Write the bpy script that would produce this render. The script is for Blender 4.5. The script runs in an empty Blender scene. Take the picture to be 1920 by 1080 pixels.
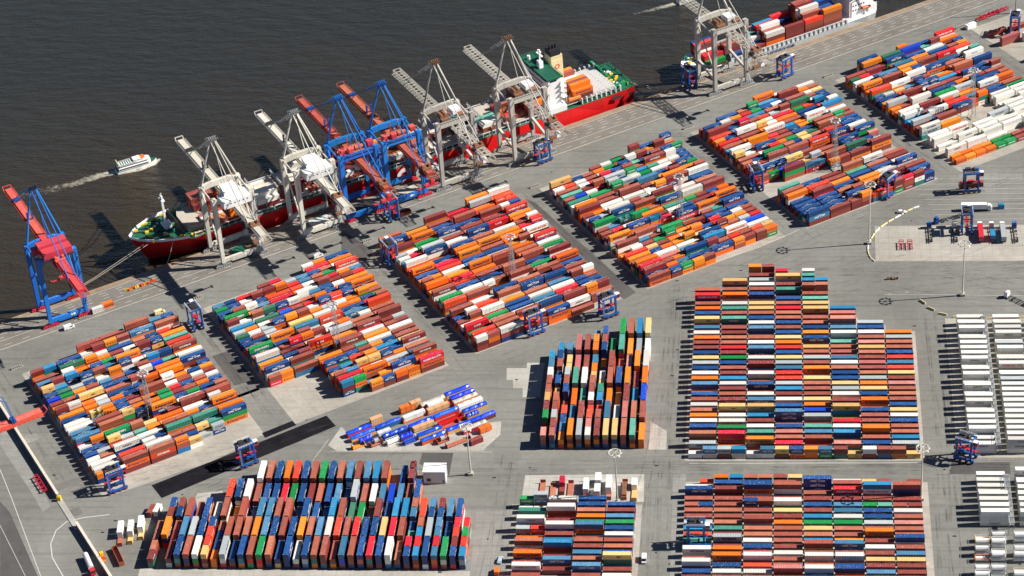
import bpy, math, random
import numpy as np
from mathutils import Vector, Matrix
R = math.radians
rnd = random.Random(7)
scene = bpy.context.scene
COL = scene.collection

# ------------------------------------------------------------------ camera
YAW, PIT, ROLL, FPX, CAMH = -0.1339660781600498, 0.6119560219267013, -0.08408951222329752, 4697.779, 707.735
QA = 0.5835705933820481                      # angle of the quay against the rear yard
cf = Vector((math.sin(YAW)*math.cos(PIT), math.cos(YAW)*math.cos(PIT), -math.sin(PIT)))
cr0 = Vector((math.cos(YAW), -math.sin(YAW), 0)); cu0 = cr0.cross(cf)
cr = cr0*math.cos(ROLL)+cu0*math.sin(ROLL); cu = -cr0*math.sin(ROLL)+cu0*math.cos(ROLL)
camd = bpy.data.cameras.new("camera"); cam = bpy.data.objects.new("camera", camd); COL.objects.link(cam)
cam.matrix_world = Matrix(((cr.x, cu.x, -cf.x, 0), (cr.y, cu.y, -cf.y, 0), (cr.z, cu.z, -cf.z, CAMH), (0, 0, 0, 1)))
camd.sensor_width = 36; camd.lens = FPX/1920*36; camd.clip_start = 10; camd.clip_end = 8000
scene.camera = cam

# ------------------------------------------------------------------ light
SUN_AZ, SUN_EL = R(7), R(39)
w = bpy.data.worlds.new("World"); scene.world = w; w.use_nodes = True
nt = w.node_tree; bg = nt.nodes["Background"]
sky = nt.nodes.new("ShaderNodeTexSky"); sky.sky_type = 'NISHITA'; sky.sun_disc = False
sky.sun_elevation = SUN_EL; sky.sun_rotation = R(90)-SUN_AZ; sky.air_density = 0.55; sky.dust_density = 0.0; sky.ozone_density = 4.0
nt.links.new(sky.outputs[0], bg.inputs[0]); bg.inputs[1].default_value = 0.05
sd = bpy.data.lights.new("sun", 'SUN'); sd.energy = 5.0; sd.angle = R(0.5); sd.color = (1.0, 0.95, 0.87)
so = bpy.data.objects.new("sun", sd); COL.objects.link(so)
sv = Vector((math.cos(SUN_EL)*math.cos(SUN_AZ), math.cos(SUN_EL)*math.sin(SUN_AZ), math.sin(SUN_EL)))
so.rotation_euler = sv.to_track_quat('Z', 'Y').to_euler(); so.location = (0, 1000, 500)
scene.view_settings.view_transform = 'Standard'; scene.view_settings.look = 'None'
scene.view_settings.exposure = 0.72; scene.view_settings.gamma = 1.0

# ------------------------------------------------------------------ helpers
def G(px, py, z=0.0):
    """ground point seen at a pixel of the 1920x1080 photograph"""
    d = cf*FPX + cr*(px-960) - cu*(py-540)
    t = (z-CAMH)/d.z
    return Vector((0, 0, CAMH)) + d*t
def Q(s, u, z=0.0):
    """quay frame: s runs along the quay, u towards the water"""
    return Vector((s*math.cos(QA)-u*math.sin(QA), s*math.sin(QA)+u*math.cos(QA), z))
def toQ(p):
    return p.x*math.cos(QA)+p.y*math.sin(QA), -p.x*math.sin(QA)+p.y*math.cos(QA)

class MB:
    def __init__(s): s.v=[]; s.f=[]; s.m=[]
    def add(s, vs, fs, m=0):
        b=len(s.v); s.v += [tuple(v) for v in vs]; s.f += [tuple(i+b for i in f) for f in fs]; s.m += [m]*len(fs); return s
    def box(s, c, d, m=0, rz=0):
        x,y,z=d[0]/2,d[1]/2,d[2]/2; vs=[]
        ca,sa=math.cos(rz),math.sin(rz)
        for k in (-z,z):
            for a,b in ((-x,-y),(x,-y),(x,y),(-x,y)):
                vs.append((c[0]+a*ca-b*sa, c[1]+a*sa+b*ca, c[2]+k))
        return s.add(vs,[(3,2,1,0),(4,5,6,7),(0,1,5,4),(1,2,6,5),(2,3,7,6),(3,0,4,7)],m)
    def beam(s, p, q, a, b=None, m=0, up=(0,0,1)):
        b=b or a; p=Vector(p); q=Vector(q); d=(q-p).normalized(); up=Vector(up)
        if abs(d.dot(up))>.98: up=Vector((0,1,0))
        r=d.cross(up).normalized()*(a/2); t=r.cross(d).normalized()*(b/2)
        vs=[]
        for o in (p,q): vs += [o-r-t,o+r-t,o+r+t,o-r+t]
        return s.add(vs,[(3,2,1,0),(4,5,6,7),(0,1,5,4),(1,2,6,5),(2,3,7,6),(3,0,4,7)],m)
    def cyl(s, p, q, r, r2=None, n=10, m=0):
        r2=r if r2 is None else r2; p=Vector(p); q=Vector(q); d=(q-p).normalized(); up=Vector((0,0,1))
        if abs(d.z)>.98: up=Vector((1,0,0))
        a=d.cross(up).normalized(); b=a.cross(d); vs=[]
        for o,rr in ((p,r),(q,r2)):
            for i in range(n):
                t=2*math.pi*i/n; vs.append(o+a*(math.cos(t)*rr)+b*(math.sin(t)*rr))
        fs=[(i,(i+1)%n,n+(i+1)%n,n+i) for i in range(n)]+[tuple(range(n))[::-1],tuple(range(n,2*n))]
        return s.add(vs,fs,m)
    def prism(s, poly, z0, z1, m=0):
        n=len(poly); vs=[(p[0],p[1],z0) for p in poly]+[(p[0],p[1],z1) for p in poly]
        fs=[tuple(range(n))[::-1],tuple(range(n,2*n))]+[(i,(i+1)%n,n+(i+1)%n,n+i) for i in range(n)]
        return s.add(vs,fs,m)
    def poly(s, pts, z, m=0):
        return s.add([(p[0],p[1],z) for p in pts],[tuple(range(len(pts)))],m)
    def ring(s, c, r0, r1, n=20, h=.3, m=0):
        for i in range(n):
            t0=2*math.pi*i/n; t1=2*math.pi*(i+1)/n; rm=(r0+r1)/2
            s.beam((c[0]+rm*math.cos(t0),c[1]+rm*math.sin(t0),c[2]),(c[0]+rm*math.cos(t1),c[1]+rm*math.sin(t1),c[2]),r1-r0,h,m)
        return s
    def lattice(s, p, q, wd, ht, n, t=.25, m=0):
        """open truss box from p to q (along y), wd across x, ht high"""
        p=Vector(p); q=Vector(q)
        offs=[Vector((-wd/2,0,0)),Vector((wd/2,0,0)),Vector((wd/2,0,ht)),Vector((-wd/2,0,ht))]
        for o in offs: s.beam(p+o,q+o,t*1.5,t*1.5,m)
        for i in range(n+1):
            a=p.lerp(q,i/n)
            for j in range(4): s.beam(a+offs[j],a+offs[(j+1)%4],t,t,m)
            if i<n:
                b=p.lerp(q,(i+1)/n)
                s.beam(a+offs[0],b+offs[3],t,t,m); s.beam(a+offs[1],b+offs[2],t,t,m)
        return s
    def build(s, name, mats, parent=None, loc=None, rz=0, smooth=False):
        me=bpy.data.meshes.new(name); me.from_pydata([tuple(v) for v in s.v],[],s.f)
        mats = mats if isinstance(mats,(list,tuple)) else [mats]
        for mt in mats: me.materials.append(mt)
        if len(mats)>1: me.polygons.foreach_set("material_index",s.m)
        if smooth: me.polygons.foreach_set("use_smooth",[True]*len(s.f))
        me.update()
        o=bpy.data.objects.new(name,me); COL.objects.link(o)
        if parent: o.parent=parent
        if loc is not None: o.location=loc
        if rz: o.rotation_euler[2]=rz
        return o

def tag(o, label=None, cat=None, group=None, kind=None):
    if label: o['label']=label
    if cat: o['category']=cat
    if group: o['group']=group
    if kind: o['kind']=kind
    return o
def empty(name, loc, rz, label, cat, group=None):
    o=bpy.data.objects.new(name,None); COL.objects.link(o); o.location=loc; o.rotation_euler[2]=rz
    return tag(o,label,cat,group)
def copy_tree(o, parent=None):
    c=o.copy(); COL.objects.link(c); c.parent=parent
    for ch in [x for x in list(bpy.data.objects) if x.parent==o]: copy_tree(ch,c)
    return c

# ------------------------------------------------------------------ materials
def N(t, typ, **k):
    n=t.nodes.new(typ)
    for a,b in k.items(): setattr(n,a,b)
    return n
def paint(name, col, rough=.45, fade=None, fade_amt=.35, metal=0, dirt=.24, scale=.35):
    """painted steel: weathering by noise, chalky roofs, per-object tone"""
    m=bpy.data.materials.new(name); m.use_nodes=True; t=m.node_tree; L=t.links.new
    b=t.nodes["Principled BSDF"]; b.inputs["Roughness"].default_value=rough; b.inputs["Metallic"].default_value=metal
    geo=N(t,"ShaderNodeNewGeometry"); info=N(t,"ShaderNodeObjectInfo"); at=N(t,"ShaderNodeAttribute",attribute_name="rnd")
    addr=N(t,"ShaderNodeMath",operation='ADD'); L(info.outputs["Random"],addr.inputs[0]); L(at.outputs["Fac"],addr.inputs[1])
    fr=N(t,"ShaderNodeMath",operation='FRACT'); L(addr.outputs[0],fr.inputs[0])
    n1=N(t,"ShaderNodeTexNoise"); n1.inputs["Scale"].default_value=scale; n1.inputs["Detail"].default_value=6; L(geo.outputs["Position"],n1.inputs["Vector"])
    mp=N(t,"ShaderNodeMapping"); mp.inputs["Scale"].default_value=(1.5,1.5,.12); L(geo.outputs["Position"],mp.inputs[0])
    n2=N(t,"ShaderNodeTexNoise"); n2.inputs["Scale"].default_value=1.2; n2.inputs["Detail"].default_value=4; L(mp.outputs[0],n2.inputs["Vector"])
    hsv=N(t,"ShaderNodeHueSaturation"); hsv.inputs["Color"].default_value=(*col,1)
    mr=N(t,"ShaderNodeMapRange"); L(fr.outputs[0],mr.inputs[0]); mr.inputs[3].default_value=.78; mr.inputs[4].default_value=1.22
    L(mr.outputs[0],hsv.inputs["Value"])
    mh=N(t,"ShaderNodeMapRange"); mm=N(t,"ShaderNodeMath",operation='MULTIPLY'); mm.inputs[1].default_value=7.3; L(fr.outputs[0],mm.inputs[0])
    f2=N(t,"ShaderNodeMath",operation='FRACT'); L(mm.outputs[0],f2.inputs[0]); L(f2.outputs[0],mh.inputs[0]); mh.inputs[3].default_value=.488; mh.inputs[4].default_value=.512
    L(mh.outputs[0],hsv.inputs["Hue"])
    last=hsv.outputs[0]
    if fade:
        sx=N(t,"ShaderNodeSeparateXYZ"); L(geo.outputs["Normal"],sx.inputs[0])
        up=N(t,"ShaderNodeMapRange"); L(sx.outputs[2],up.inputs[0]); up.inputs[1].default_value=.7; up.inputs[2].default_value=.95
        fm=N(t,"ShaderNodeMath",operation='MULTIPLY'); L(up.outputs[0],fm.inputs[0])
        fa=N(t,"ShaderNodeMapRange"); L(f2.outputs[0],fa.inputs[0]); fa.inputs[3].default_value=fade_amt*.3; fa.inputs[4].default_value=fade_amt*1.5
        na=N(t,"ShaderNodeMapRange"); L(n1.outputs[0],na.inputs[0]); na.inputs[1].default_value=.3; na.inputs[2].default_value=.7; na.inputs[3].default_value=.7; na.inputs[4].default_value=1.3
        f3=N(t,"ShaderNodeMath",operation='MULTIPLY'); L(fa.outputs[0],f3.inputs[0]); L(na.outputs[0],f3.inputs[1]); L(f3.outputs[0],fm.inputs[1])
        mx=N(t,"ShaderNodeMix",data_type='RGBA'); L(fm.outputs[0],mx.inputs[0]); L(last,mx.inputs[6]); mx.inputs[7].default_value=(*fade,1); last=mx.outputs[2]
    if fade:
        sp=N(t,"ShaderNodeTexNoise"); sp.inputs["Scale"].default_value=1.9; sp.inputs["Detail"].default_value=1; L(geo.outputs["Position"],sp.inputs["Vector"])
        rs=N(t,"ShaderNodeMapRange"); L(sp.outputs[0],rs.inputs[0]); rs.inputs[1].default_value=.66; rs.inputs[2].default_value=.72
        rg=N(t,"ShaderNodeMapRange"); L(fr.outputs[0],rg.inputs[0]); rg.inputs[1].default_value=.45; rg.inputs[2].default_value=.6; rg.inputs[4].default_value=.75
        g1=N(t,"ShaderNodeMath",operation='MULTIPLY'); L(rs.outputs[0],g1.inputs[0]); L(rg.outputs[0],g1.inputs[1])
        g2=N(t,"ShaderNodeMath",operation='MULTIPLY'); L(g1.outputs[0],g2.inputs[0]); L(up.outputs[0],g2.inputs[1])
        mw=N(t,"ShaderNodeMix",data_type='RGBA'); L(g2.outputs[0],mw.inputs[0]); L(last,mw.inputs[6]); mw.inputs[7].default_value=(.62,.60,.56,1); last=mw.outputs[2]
    dr=N(t,"ShaderNodeMapRange"); L(n2.outputs[0],dr.inputs[0]); dr.inputs[1].default_value=.52; dr.inputs[2].default_value=.75; dr.inputs[3].default_value=0; dr.inputs[4].default_value=dirt
    md=N(t,"ShaderNodeMix",data_type='RGBA'); L(dr.outputs[0],md.inputs[0]); L(last,md.inputs[6]); md.inputs[7].default_value=(col[0]*.35+.04,col[1]*.3+.02,col[2]*.25+.012,1); last=md.outputs[2]
    L(last,b.inputs["Base Color"])
    return m
def plain(name, col, rough=.6, metal=0):
    m=bpy.data.materials.new(name); m.use_nodes=True; t=m.node_tree; b=t.nodes["Principled BSDF"]; L=t.links.new
    n=N(t,"ShaderNodeTexNoise"); n.inputs["Scale"].default_value=1.5; geo=N(t,"ShaderNodeNewGeometry"); L(geo.outputs["Position"],n.inputs["Vector"])
    mx=N(t,"ShaderNodeMix",data_type='RGBA'); L(n.outputs[0],mx.inputs[0]); mx.inputs[6].default_value=(*[c*.85 for c in col],1); mx.inputs[7].default_value=(*[min(1,c*1.12) for c in col],1)
    L(mx.outputs[2],b.inputs["Base Color"]); b.inputs["Roughness"].default_value=rough; b.inputs["Metallic"].default_value=metal
    return m
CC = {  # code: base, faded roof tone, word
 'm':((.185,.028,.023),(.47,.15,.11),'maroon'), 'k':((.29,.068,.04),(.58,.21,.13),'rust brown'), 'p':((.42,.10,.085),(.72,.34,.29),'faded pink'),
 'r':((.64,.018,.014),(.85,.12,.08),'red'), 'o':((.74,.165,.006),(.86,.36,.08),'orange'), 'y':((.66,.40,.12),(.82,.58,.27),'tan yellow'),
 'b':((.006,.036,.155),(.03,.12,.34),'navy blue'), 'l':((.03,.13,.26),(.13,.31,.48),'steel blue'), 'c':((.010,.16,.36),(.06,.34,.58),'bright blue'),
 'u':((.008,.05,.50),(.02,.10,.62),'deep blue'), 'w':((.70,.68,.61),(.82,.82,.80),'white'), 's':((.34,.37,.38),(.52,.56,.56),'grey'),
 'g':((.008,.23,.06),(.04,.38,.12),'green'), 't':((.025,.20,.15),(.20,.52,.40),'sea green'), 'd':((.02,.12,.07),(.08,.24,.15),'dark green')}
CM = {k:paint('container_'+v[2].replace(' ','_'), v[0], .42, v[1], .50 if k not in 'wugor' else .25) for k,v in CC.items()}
M = dict(
 letter_white=plain('white_lettering',(.78,.78,.76)), letter_dark=plain('dark_lettering',(.02,.025,.08)), casting=plain('corner_casting',(.42,.42,.42)),
 bar=plain('door_bar',(.30,.30,.31),.4),
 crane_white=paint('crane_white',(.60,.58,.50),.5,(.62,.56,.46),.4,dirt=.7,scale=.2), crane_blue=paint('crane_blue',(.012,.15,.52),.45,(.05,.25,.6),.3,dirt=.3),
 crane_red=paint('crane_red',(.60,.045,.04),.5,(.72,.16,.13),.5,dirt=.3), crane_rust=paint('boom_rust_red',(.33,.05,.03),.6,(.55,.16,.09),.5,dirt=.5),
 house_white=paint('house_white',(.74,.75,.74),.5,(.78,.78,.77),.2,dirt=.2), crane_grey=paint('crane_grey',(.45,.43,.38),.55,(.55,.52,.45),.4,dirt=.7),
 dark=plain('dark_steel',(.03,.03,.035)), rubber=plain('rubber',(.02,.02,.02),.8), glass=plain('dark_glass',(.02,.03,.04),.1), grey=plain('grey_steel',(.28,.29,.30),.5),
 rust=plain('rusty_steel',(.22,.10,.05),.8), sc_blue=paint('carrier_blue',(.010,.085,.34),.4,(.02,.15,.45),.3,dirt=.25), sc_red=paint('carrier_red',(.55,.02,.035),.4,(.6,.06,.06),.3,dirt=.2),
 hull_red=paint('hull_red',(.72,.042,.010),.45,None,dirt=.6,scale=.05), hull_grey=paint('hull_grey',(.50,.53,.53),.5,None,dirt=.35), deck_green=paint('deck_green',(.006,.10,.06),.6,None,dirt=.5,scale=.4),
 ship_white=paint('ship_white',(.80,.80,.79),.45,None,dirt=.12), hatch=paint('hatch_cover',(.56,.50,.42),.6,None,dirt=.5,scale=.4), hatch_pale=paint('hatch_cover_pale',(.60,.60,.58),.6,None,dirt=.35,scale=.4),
 hold=plain('hold_red',(.14,.02,.015)), yellow=plain('yellow_paint',(.72,.48,.02)), orange=plain('orange_paint',(.75,.16,.02)), black=plain('black_paint',(.012,.012,.018)),
 green=plain('green_paint',(.01,.25,.10)), white=plain('white_paint',(.8,.8,.78)), tarp=paint('blue_tarpaulin',(.010,.07,.55),.35,None,dirt=.1), wood=plain('timber',(.62,.36,.18)),
 concrete=plain('concrete_block',(.42,.39,.33)), car_white=plain('car_white',(.8,.8,.8),.25), cream=plain('cream_paint',(.72,.62,.34)), rope=plain('rope',(.5,.45,.35)), silver=plain('tank_silver',(.6,.62,.64),.3,.6))

def ground_mat(name, col, c2, slab=None, scale=.02, rough=.85, ang=0, crack=.12, stain=(.10,.10,.10)):
    m=bpy.data.materials.new(name); m.use_nodes=True; t=m.node_tree; L=t.links.new; b=t.nodes["Principled BSDF"]
    b.inputs["Roughness"].default_value=rough; b.inputs["Specular IOR Level"].default_value=.12
    geo=N(t,"ShaderNodeNewGeometry"); mp=N(t,"ShaderNodeMapping"); mp.inputs["Rotation"].default_value=(0,0,-ang); L(geo.outputs["Position"],mp.inputs[0])
    n1=N(t,"ShaderNodeTexNoise"); n1.inputs["Scale"].default_value=scale; n1.inputs["Detail"].default_value=8; n1.inputs["Roughness"].default_value=.6; L(mp.outputs[0],n1.inputs["Vector"])
    r1=N(t,"ShaderNodeMapRange"); L(n1.outputs[0],r1.inputs[0]); r1.inputs[1].default_value=.35; r1.inputs[2].default_value=.65
    mx=N(t,"ShaderNodeMix",data_type='RGBA'); L(r1.outputs[0],mx.inputs[0]); mx.inputs[6].default_value=(*col,1); mx.inputs[7].default_value=(*c2,1)
    # streaks left by wheels, stretched along the driving direction
    ms=N(t,"ShaderNodeMapping"); ms.inputs["Scale"].default_value=(.015,.45,1); ms.inputs["Rotation"].default_value=(0,0,-ang); L(geo.outputs["Position"],ms.inputs[0])
    n2=N(t,"ShaderNodeTexNoise"); n2.inputs["Scale"].default_value=1; n2.inputs["Detail"].default_value=5; L(ms.outputs[0],n2.inputs["Vector"])
    r2=N(t,"ShaderNodeMapRange"); L(n2.outputs[0],r2.inputs[0]); r2.inputs[1].default_value=.5; r2.inputs[2].default_value=.72; r2.inputs[4].default_value=.36
    m2=N(t,"ShaderNodeMix",data_type='RGBA'); L(r2.outputs[0],m2.inputs[0]); L(mx.outputs[2],m2.inputs[6]); m2.inputs[7].default_value=(*stain,1)
    n3=N(t,"ShaderNodeTexNoise"); n3.inputs["Scale"].default_value=.35; n3.inputs["Detail"].default_value=9; n3.inputs["Roughness"].default_value=.75; L(geo.outputs["Position"],n3.inputs["Vector"])
    r3=N(t,"ShaderNodeMapRange"); L(n3.outputs[0],r3.inputs[0]); r3.inputs[1].default_value=.3; r3.inputs[2].default_value=.7; r3.inputs[3].default_value=.86; r3.inputs[4].default_value=1.1
    h=N(t,"ShaderNodeHueSaturation"); L(m2.outputs[2],h.inputs["Color"]); L(r3.outputs[0],h.inputs["Value"]); last=h.outputs[0]
    if slab:
        br=N(t,"ShaderNodeTexBrick"); br.offset=0; L(mp.outputs[0],br.inputs["Vector"]); br.inputs["Scale"].default_value=1
        br.inputs["Brick Width"].default_value=slab; br.inputs["Row Height"].default_value=slab; br.inputs["Mortar Size"].default_value=.10; br.inputs["Mortar Smooth"].default_value=.3
        br.inputs["Color1"].default_value=(1,1,1,1); br.inputs["Color2"].default_value=(.93,.93,.93,1); mt_=.93 if slab>9 else .76; br.inputs["Mortar"].default_value=(mt_,mt_,mt_,1)
        mm=N(t,"ShaderNodeMix",data_type='RGBA',blend_type='MULTIPLY'); mm.inputs[0].default_value=1; L(last,mm.inputs[6]); L(br.outputs[0],mm.inputs[7]); last=mm.outputs[2]
    L(last,b.inputs["Base Color"])
    return m
asphalt=ground_mat('asphalt',(.180,.178,.160),(.238,.235,.215),11,.015,ang=.05,stain=(.085,.085,.085))
apron_m=ground_mat('apron_asphalt',(.165,.150,.130),(.215,.20,.175),None,.05,ang=QA)
conc=ground_mat('concrete_slabs',(.35,.325,.28),(.43,.405,.36),5,.03,ang=0,stain=(.2,.18,.15))
concQ=ground_mat('concrete_slabs_quay',(.33,.305,.26),(.42,.39,.34),5,.03,ang=QA,stain=(.16,.14,.12))
concbare=ground_mat('concrete_pale',(.37,.35,.31),(.47,.45,.41),6,.05,ang=0,stain=(.26,.25,.22))
patch=ground_mat('asphalt_patch',(.085,.08,.078),(.11,.105,.10),None,.05,ang=0)
patchL=ground_mat('asphalt_light',(.25,.245,.225),(.29,.285,.265),4,.05,ang=0)
tar=ground_mat('black_tarmac',(.006,.0055,.008),(.013,.012,.016),None,.08,rough=.95,ang=QA,stain=(.022,.02,.025))
quaystone=ground_mat('quay_stone',(.26,.19,.13),(.36,.28,.20),3,.08,ang=QA,stain=(.14,.10,.07))
linem=plain('road_marking',(.55,.54,.50),.7)

# water
wm=bpy.data.materials.new('river_water'); wm.use_nodes=True; t=wm.node_tree; L=t.links.new; b=t.nodes["Principled BSDF"]
b.inputs["Roughness"].default_value=.18; b.inputs["IOR"].default_value=1.33
geo=N(t,"ShaderNodeNewGeometry")
def wnoise(sc,rot,st,det):
    mp=N(t,"ShaderNodeMapping"); mp.inputs["Rotation"].default_value=(0,0,rot); mp.inputs["Scale"].default_value=st; L(geo.outputs["Position"],mp.inputs[0])
    n=N(t,"ShaderNodeTexNoise"); n.inputs["Scale"].default_value=sc; n.inputs["Detail"].default_value=det; n.inputs["Roughness"].default_value=.6; L(mp.outputs[0],n.inputs["Vector"]); return n.outputs[0]
a1=wnoise(.16,.15,(.4,1,1),6); a2=wnoise(.9,-.2,(.5,1,1),3); a3=wnoise(.012,.3,(1,2.2,1),4)
ad=N(t,"ShaderNodeMath",operation='MULTIPLY_ADD'); L(a2,ad.inputs[0]); ad.inputs[1].default_value=.28; L(a1,ad.inputs[2])
bp=N(t,"ShaderNodeBump"); bp.inputs["Strength"].default_value=.85; bp.inputs["Distance"].default_value=2.6; L(ad.outputs[0],bp.inputs["Height"]); L(bp.outputs[0],b.inputs["Normal"])
mx=N(t,"ShaderNodeMix",data_type='RGBA'); r=N(t,"ShaderNodeMapRange"); L(a3,r.inputs[0]); r.inputs[1].default_value=.35; r.inputs[2].default_value=.65; sx=N(t,"ShaderNodeSeparateXYZ"); mq=N(t,"ShaderNodeMapping"); mq.inputs["Rotation"].default_value=(0,0,-QA*.55); L(geo.outputs["Position"],mq.inputs[0]); L(mq.outputs[0],sx.inputs[0])
rq=N(t,"ShaderNodeMapRange"); L(sx.outputs[1],rq.inputs[0]); rq.inputs[1].default_value=1120; rq.inputs[2].default_value=1330
am=N(t,"ShaderNodeMath",operation='MULTIPLY_ADD'); L(r.outputs[0],am.inputs[0]); am.inputs[1].default_value=.35; L(rq.outputs[0],am.inputs[2]); am.use_clamp=True; L(am.outputs[0],mx.inputs[0])
mx.inputs[6].default_value=(.036,.026,.015,1); mx.inputs[7].default_value=(.024,.024,.021,1); L(mx.outputs[2],b.inputs["Base Color"])  # silt brown near the quay, sky reflection put into the greyer far water colour
WZ=-5.5
mb=MB(); mb.poly([(-3500,-500),(3500,-500),(3500,5000),(-3500,5000)],WZ); tag(mb.build('water',wm),kind='structure')

# ------------------------------------------------------------------ ground
EDGE=1025.5
def qpoly(pts): return [Q(a,b) for a,b in pts]
mb=MB(); mb.poly(qpoly([(-800,EDGE-1.6),(-800,-900),(2200,-900),(2200,EDGE-1.6)]),0.0); tag(mb.build('ground',asphalt),kind='structure')
def sheet(name, polys, mat, z):
    m_=MB()
    for p in polys: m_.poly(p,z)
    return tag(m_.build(name,mat),kind='structure')
mb=MB(); p0=Q(-800,EDGE-.8,-3.9+.06); 
mb.box((700,EDGE-.8,-3.92),(3000,1.6,8.0)); o=mb.build('quay_wall',quaystone,rz=QA); tag(o,kind='structure')
sheet('apron_road',[qpoly([(-400,EDGE-1.62),(-400,1001.5),(1500,1001.5),(1500,EDGE-1.62)])],apron_m,.004)
def P(*pts): return [G(*p) for p in pts]
sheet('quay_strip',[qpoly([(-400,EDGE-1.64),(-400,EDGE-3.6),(1500,EDGE-3.6),(1500,EDGE-1.64)])],quaystone,.008)

# ------------------------------------------------------------------ containers: templates
LN={4:12.19,2:6.06}; CW,CH=2.44,2.60
_txt={}
def text_geo(s, size):
    k=(s,size)
    if k in _txt: return _txt[k]
    cu_=bpy.data.curves.new('t','FONT'); cu_.body=s; cu_.size=size; cu_.resolution_u=1; cu_.align_x='CENTER'; cu_.align_y='CENTER'; cu_.offset=.035*size
    ob=bpy.data.objects.new('t',cu_); me=ob.to_mesh()
    vs=[(v.co.x,v.co.y) for v in me.vertices]; fs=[tuple(p.vertices) for p in me.polygons]
    ob.to_mesh_clear(); bpy.data.objects.remove(ob); bpy.data.curves.remove(cu_)
    _txt[k]=(vs,fs); return _txt[k]
# brand: (text, size40, size20, x offset, material slot, extra)
BR={'hs':('HAMBURG SÜD',1.35,.70,2), 'cma':('CMA CGM',1.4,1.0,2), 'hl':('Hapag-Lloyd',1.5,.85,3), 'mk':('MAERSK',1.7,1.0,3), 'eg':('EVERGREEN',1.4,.78,2),
    'hy':('HYUNDAI',1.3,.85,2), 'hyd':('HYUNDAI',1.3,.85,3), 'hj':('HANJIN',1.25,.8,2), 'kl':('K LINE',1.2,.8,2), 'cos':('COSCO',1.2,.8,3), 'msc':('MSC',1.1,.9,3)}
BRAND={'r':['hs','hs','hs','hy','kl',None],'b':['cma','cma','cma','cma',None],'o':['hl','hl','hl',None],'s':['mk','mk',None,'hyd'],'g':['eg','eg',None],
       'w':[None,'hyd','cos',None,'hs2',None],'y':['msc'],'m':[None,None,None,None,None,None,'hy'],'k':[None],'p':[None],'l':['cma',None],'c':[None],'u':[None],'t':[None,None,'hj'],'d':[None]}
_tmpl={}
def template(ln, brand, detail, cast):
    """local box, length on x, lettering on the -y side, doors on the -x end; slots 0 paint 1 casting 2 white 3 dark 4 bar"""
    key=(ln,brand,detail,cast)
    if key in _tmpl: return _tmpl[key]
    l=LN[ln]/2; h=CW/2; m_=MB()
    if not detail:
        m_.box((0,0,CH/2),(2*l,CW,CH-.012))
    else:
        # frame: posts, rails, roof, corrugated sides
        for sx in (-1,1):
            for sy in (-1,1): m_.box((sx*(l-.1),sy*(h-.1),CH/2),(.2,.2,CH-.012))
        for sy in (-1,1):
            m_.box((0,sy*(h-.06),CH-.09),(2*l-.4,.12,.14)); m_.box((0,sy*(h-.06),.1),(2*l-.4,.12,.18))
        n=int(l*2/.75); xs=[]
        for i in range(n):
            a=-l+.2+(2*l-.4)*i/n; d=(2*l-.4)/n
            xs += [(a,.05),(a+d*.35,.05),(a+d*.5,.11),(a+d*.85,.11)]
        xs.append((l-.2,.05))
        for sy in (-1,1):
            vs=[];fs=[]
            for x,dp in xs: vs += [(x,sy*(h-dp),.19),(x,sy*(h-dp),CH-.16)]
            for i in range(len(xs)-1):
                f=(2*i,2*i+2,2*i+3,2*i+1); fs.append(f if sy<0 else f[::-1])
            m_.add(vs,fs)
        # roof with shallow swages
        vs=[];fs=[]; xr=[(-l+.2,.03)]
        nr=int(l*2/1.1)
        for i in range(nr):
            a=-l+.2+(2*l-.4)*i/nr; d=(2*l-.4)/nr; xr += [(a+d*.3,.03),(a+d*.4,.06),(a+d*.7,.06),(a+d*.8,.03)]
        xr.append((l-.2,.03))
        for x,dp in xr: vs += [(x,-h+.12,CH-dp),(x,h-.12,CH-dp)]
        for i in range(len(xr)-1): fs.append((2*i,2*i+2,2*i+3,2*i+1))
        m_.add(vs,fs)
        m_.box((l-.04,0,CH/2),(.06,CW-.4,CH-.03))
        for sy in (-1,1): m_.box((-l+.06,sy*(h-.2)/2,CH/2),(.05,h-.22,CH-.1))
        for y in (-.85,-.35,.35,.85): m_.cyl((-l+.01,y,.2),(-l+.01,y,CH-.2),.03,n=5,m=4)
    if cast:
        for sx in (-1,1):
            for sy in (-1,1): m_.box((sx*(l-.1),sy*(h-.09),CH+.006),(.24,.2,.03),1)
    if brand:
        off=0; b2=brand
        if brand=='hs2': b2='hs'
        tx,s4,s2,slot=BR[b2]; sz=s4 if ln==4 else s2
        if brand=='hs2': slot=5
        vs,fs=text_geo(tx,sz); dx=.8 if b2 in('hl','mk','msc') else 0
        m_.add([(x+dx,-h-.012,y+CH/2) for x,y in vs],fs,slot)
        if b2=='cma': m_.add([(-1.6,-h-.012,CH-.35),(1.9,-h-.012,CH-.28),(.2,-h-.012,CH-.62)],[(0,1,2)],slot)
        if b2 in('hl','mk'):
            x0=-l+(2.2 if ln==4 else 1.0); a=.5 if ln==4 else .35
            m_.add([(x0-a,-h-.012,CH/2-a),(x0+a,-h-.012,CH/2-a),(x0+a*1.3,-h-.012,CH/2+a),(x0-a*.7,-h-.012,CH/2+a)],[(0,1,2,3)],6 if b2=='mk' else 3)
    _tmpl[key]=m_; return m_
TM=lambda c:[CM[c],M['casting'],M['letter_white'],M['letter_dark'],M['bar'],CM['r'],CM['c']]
CONT=[]   # every container: dict
def put(x,y,z,ang,ln,c,block=None,row=0,pos=0,tier=0,top=True,vis=0.,brand='auto'):
    if brand=='auto': brand=rnd.choice(BRAND[c]) if vis>.9 else None
    CONT.append(dict(x=x,y=y,z=z,ang=ang,ln=ln,c=c,block=block,row=row,pos=pos,tier=tier,top=top,vis=vis,brand=brand))
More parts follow.
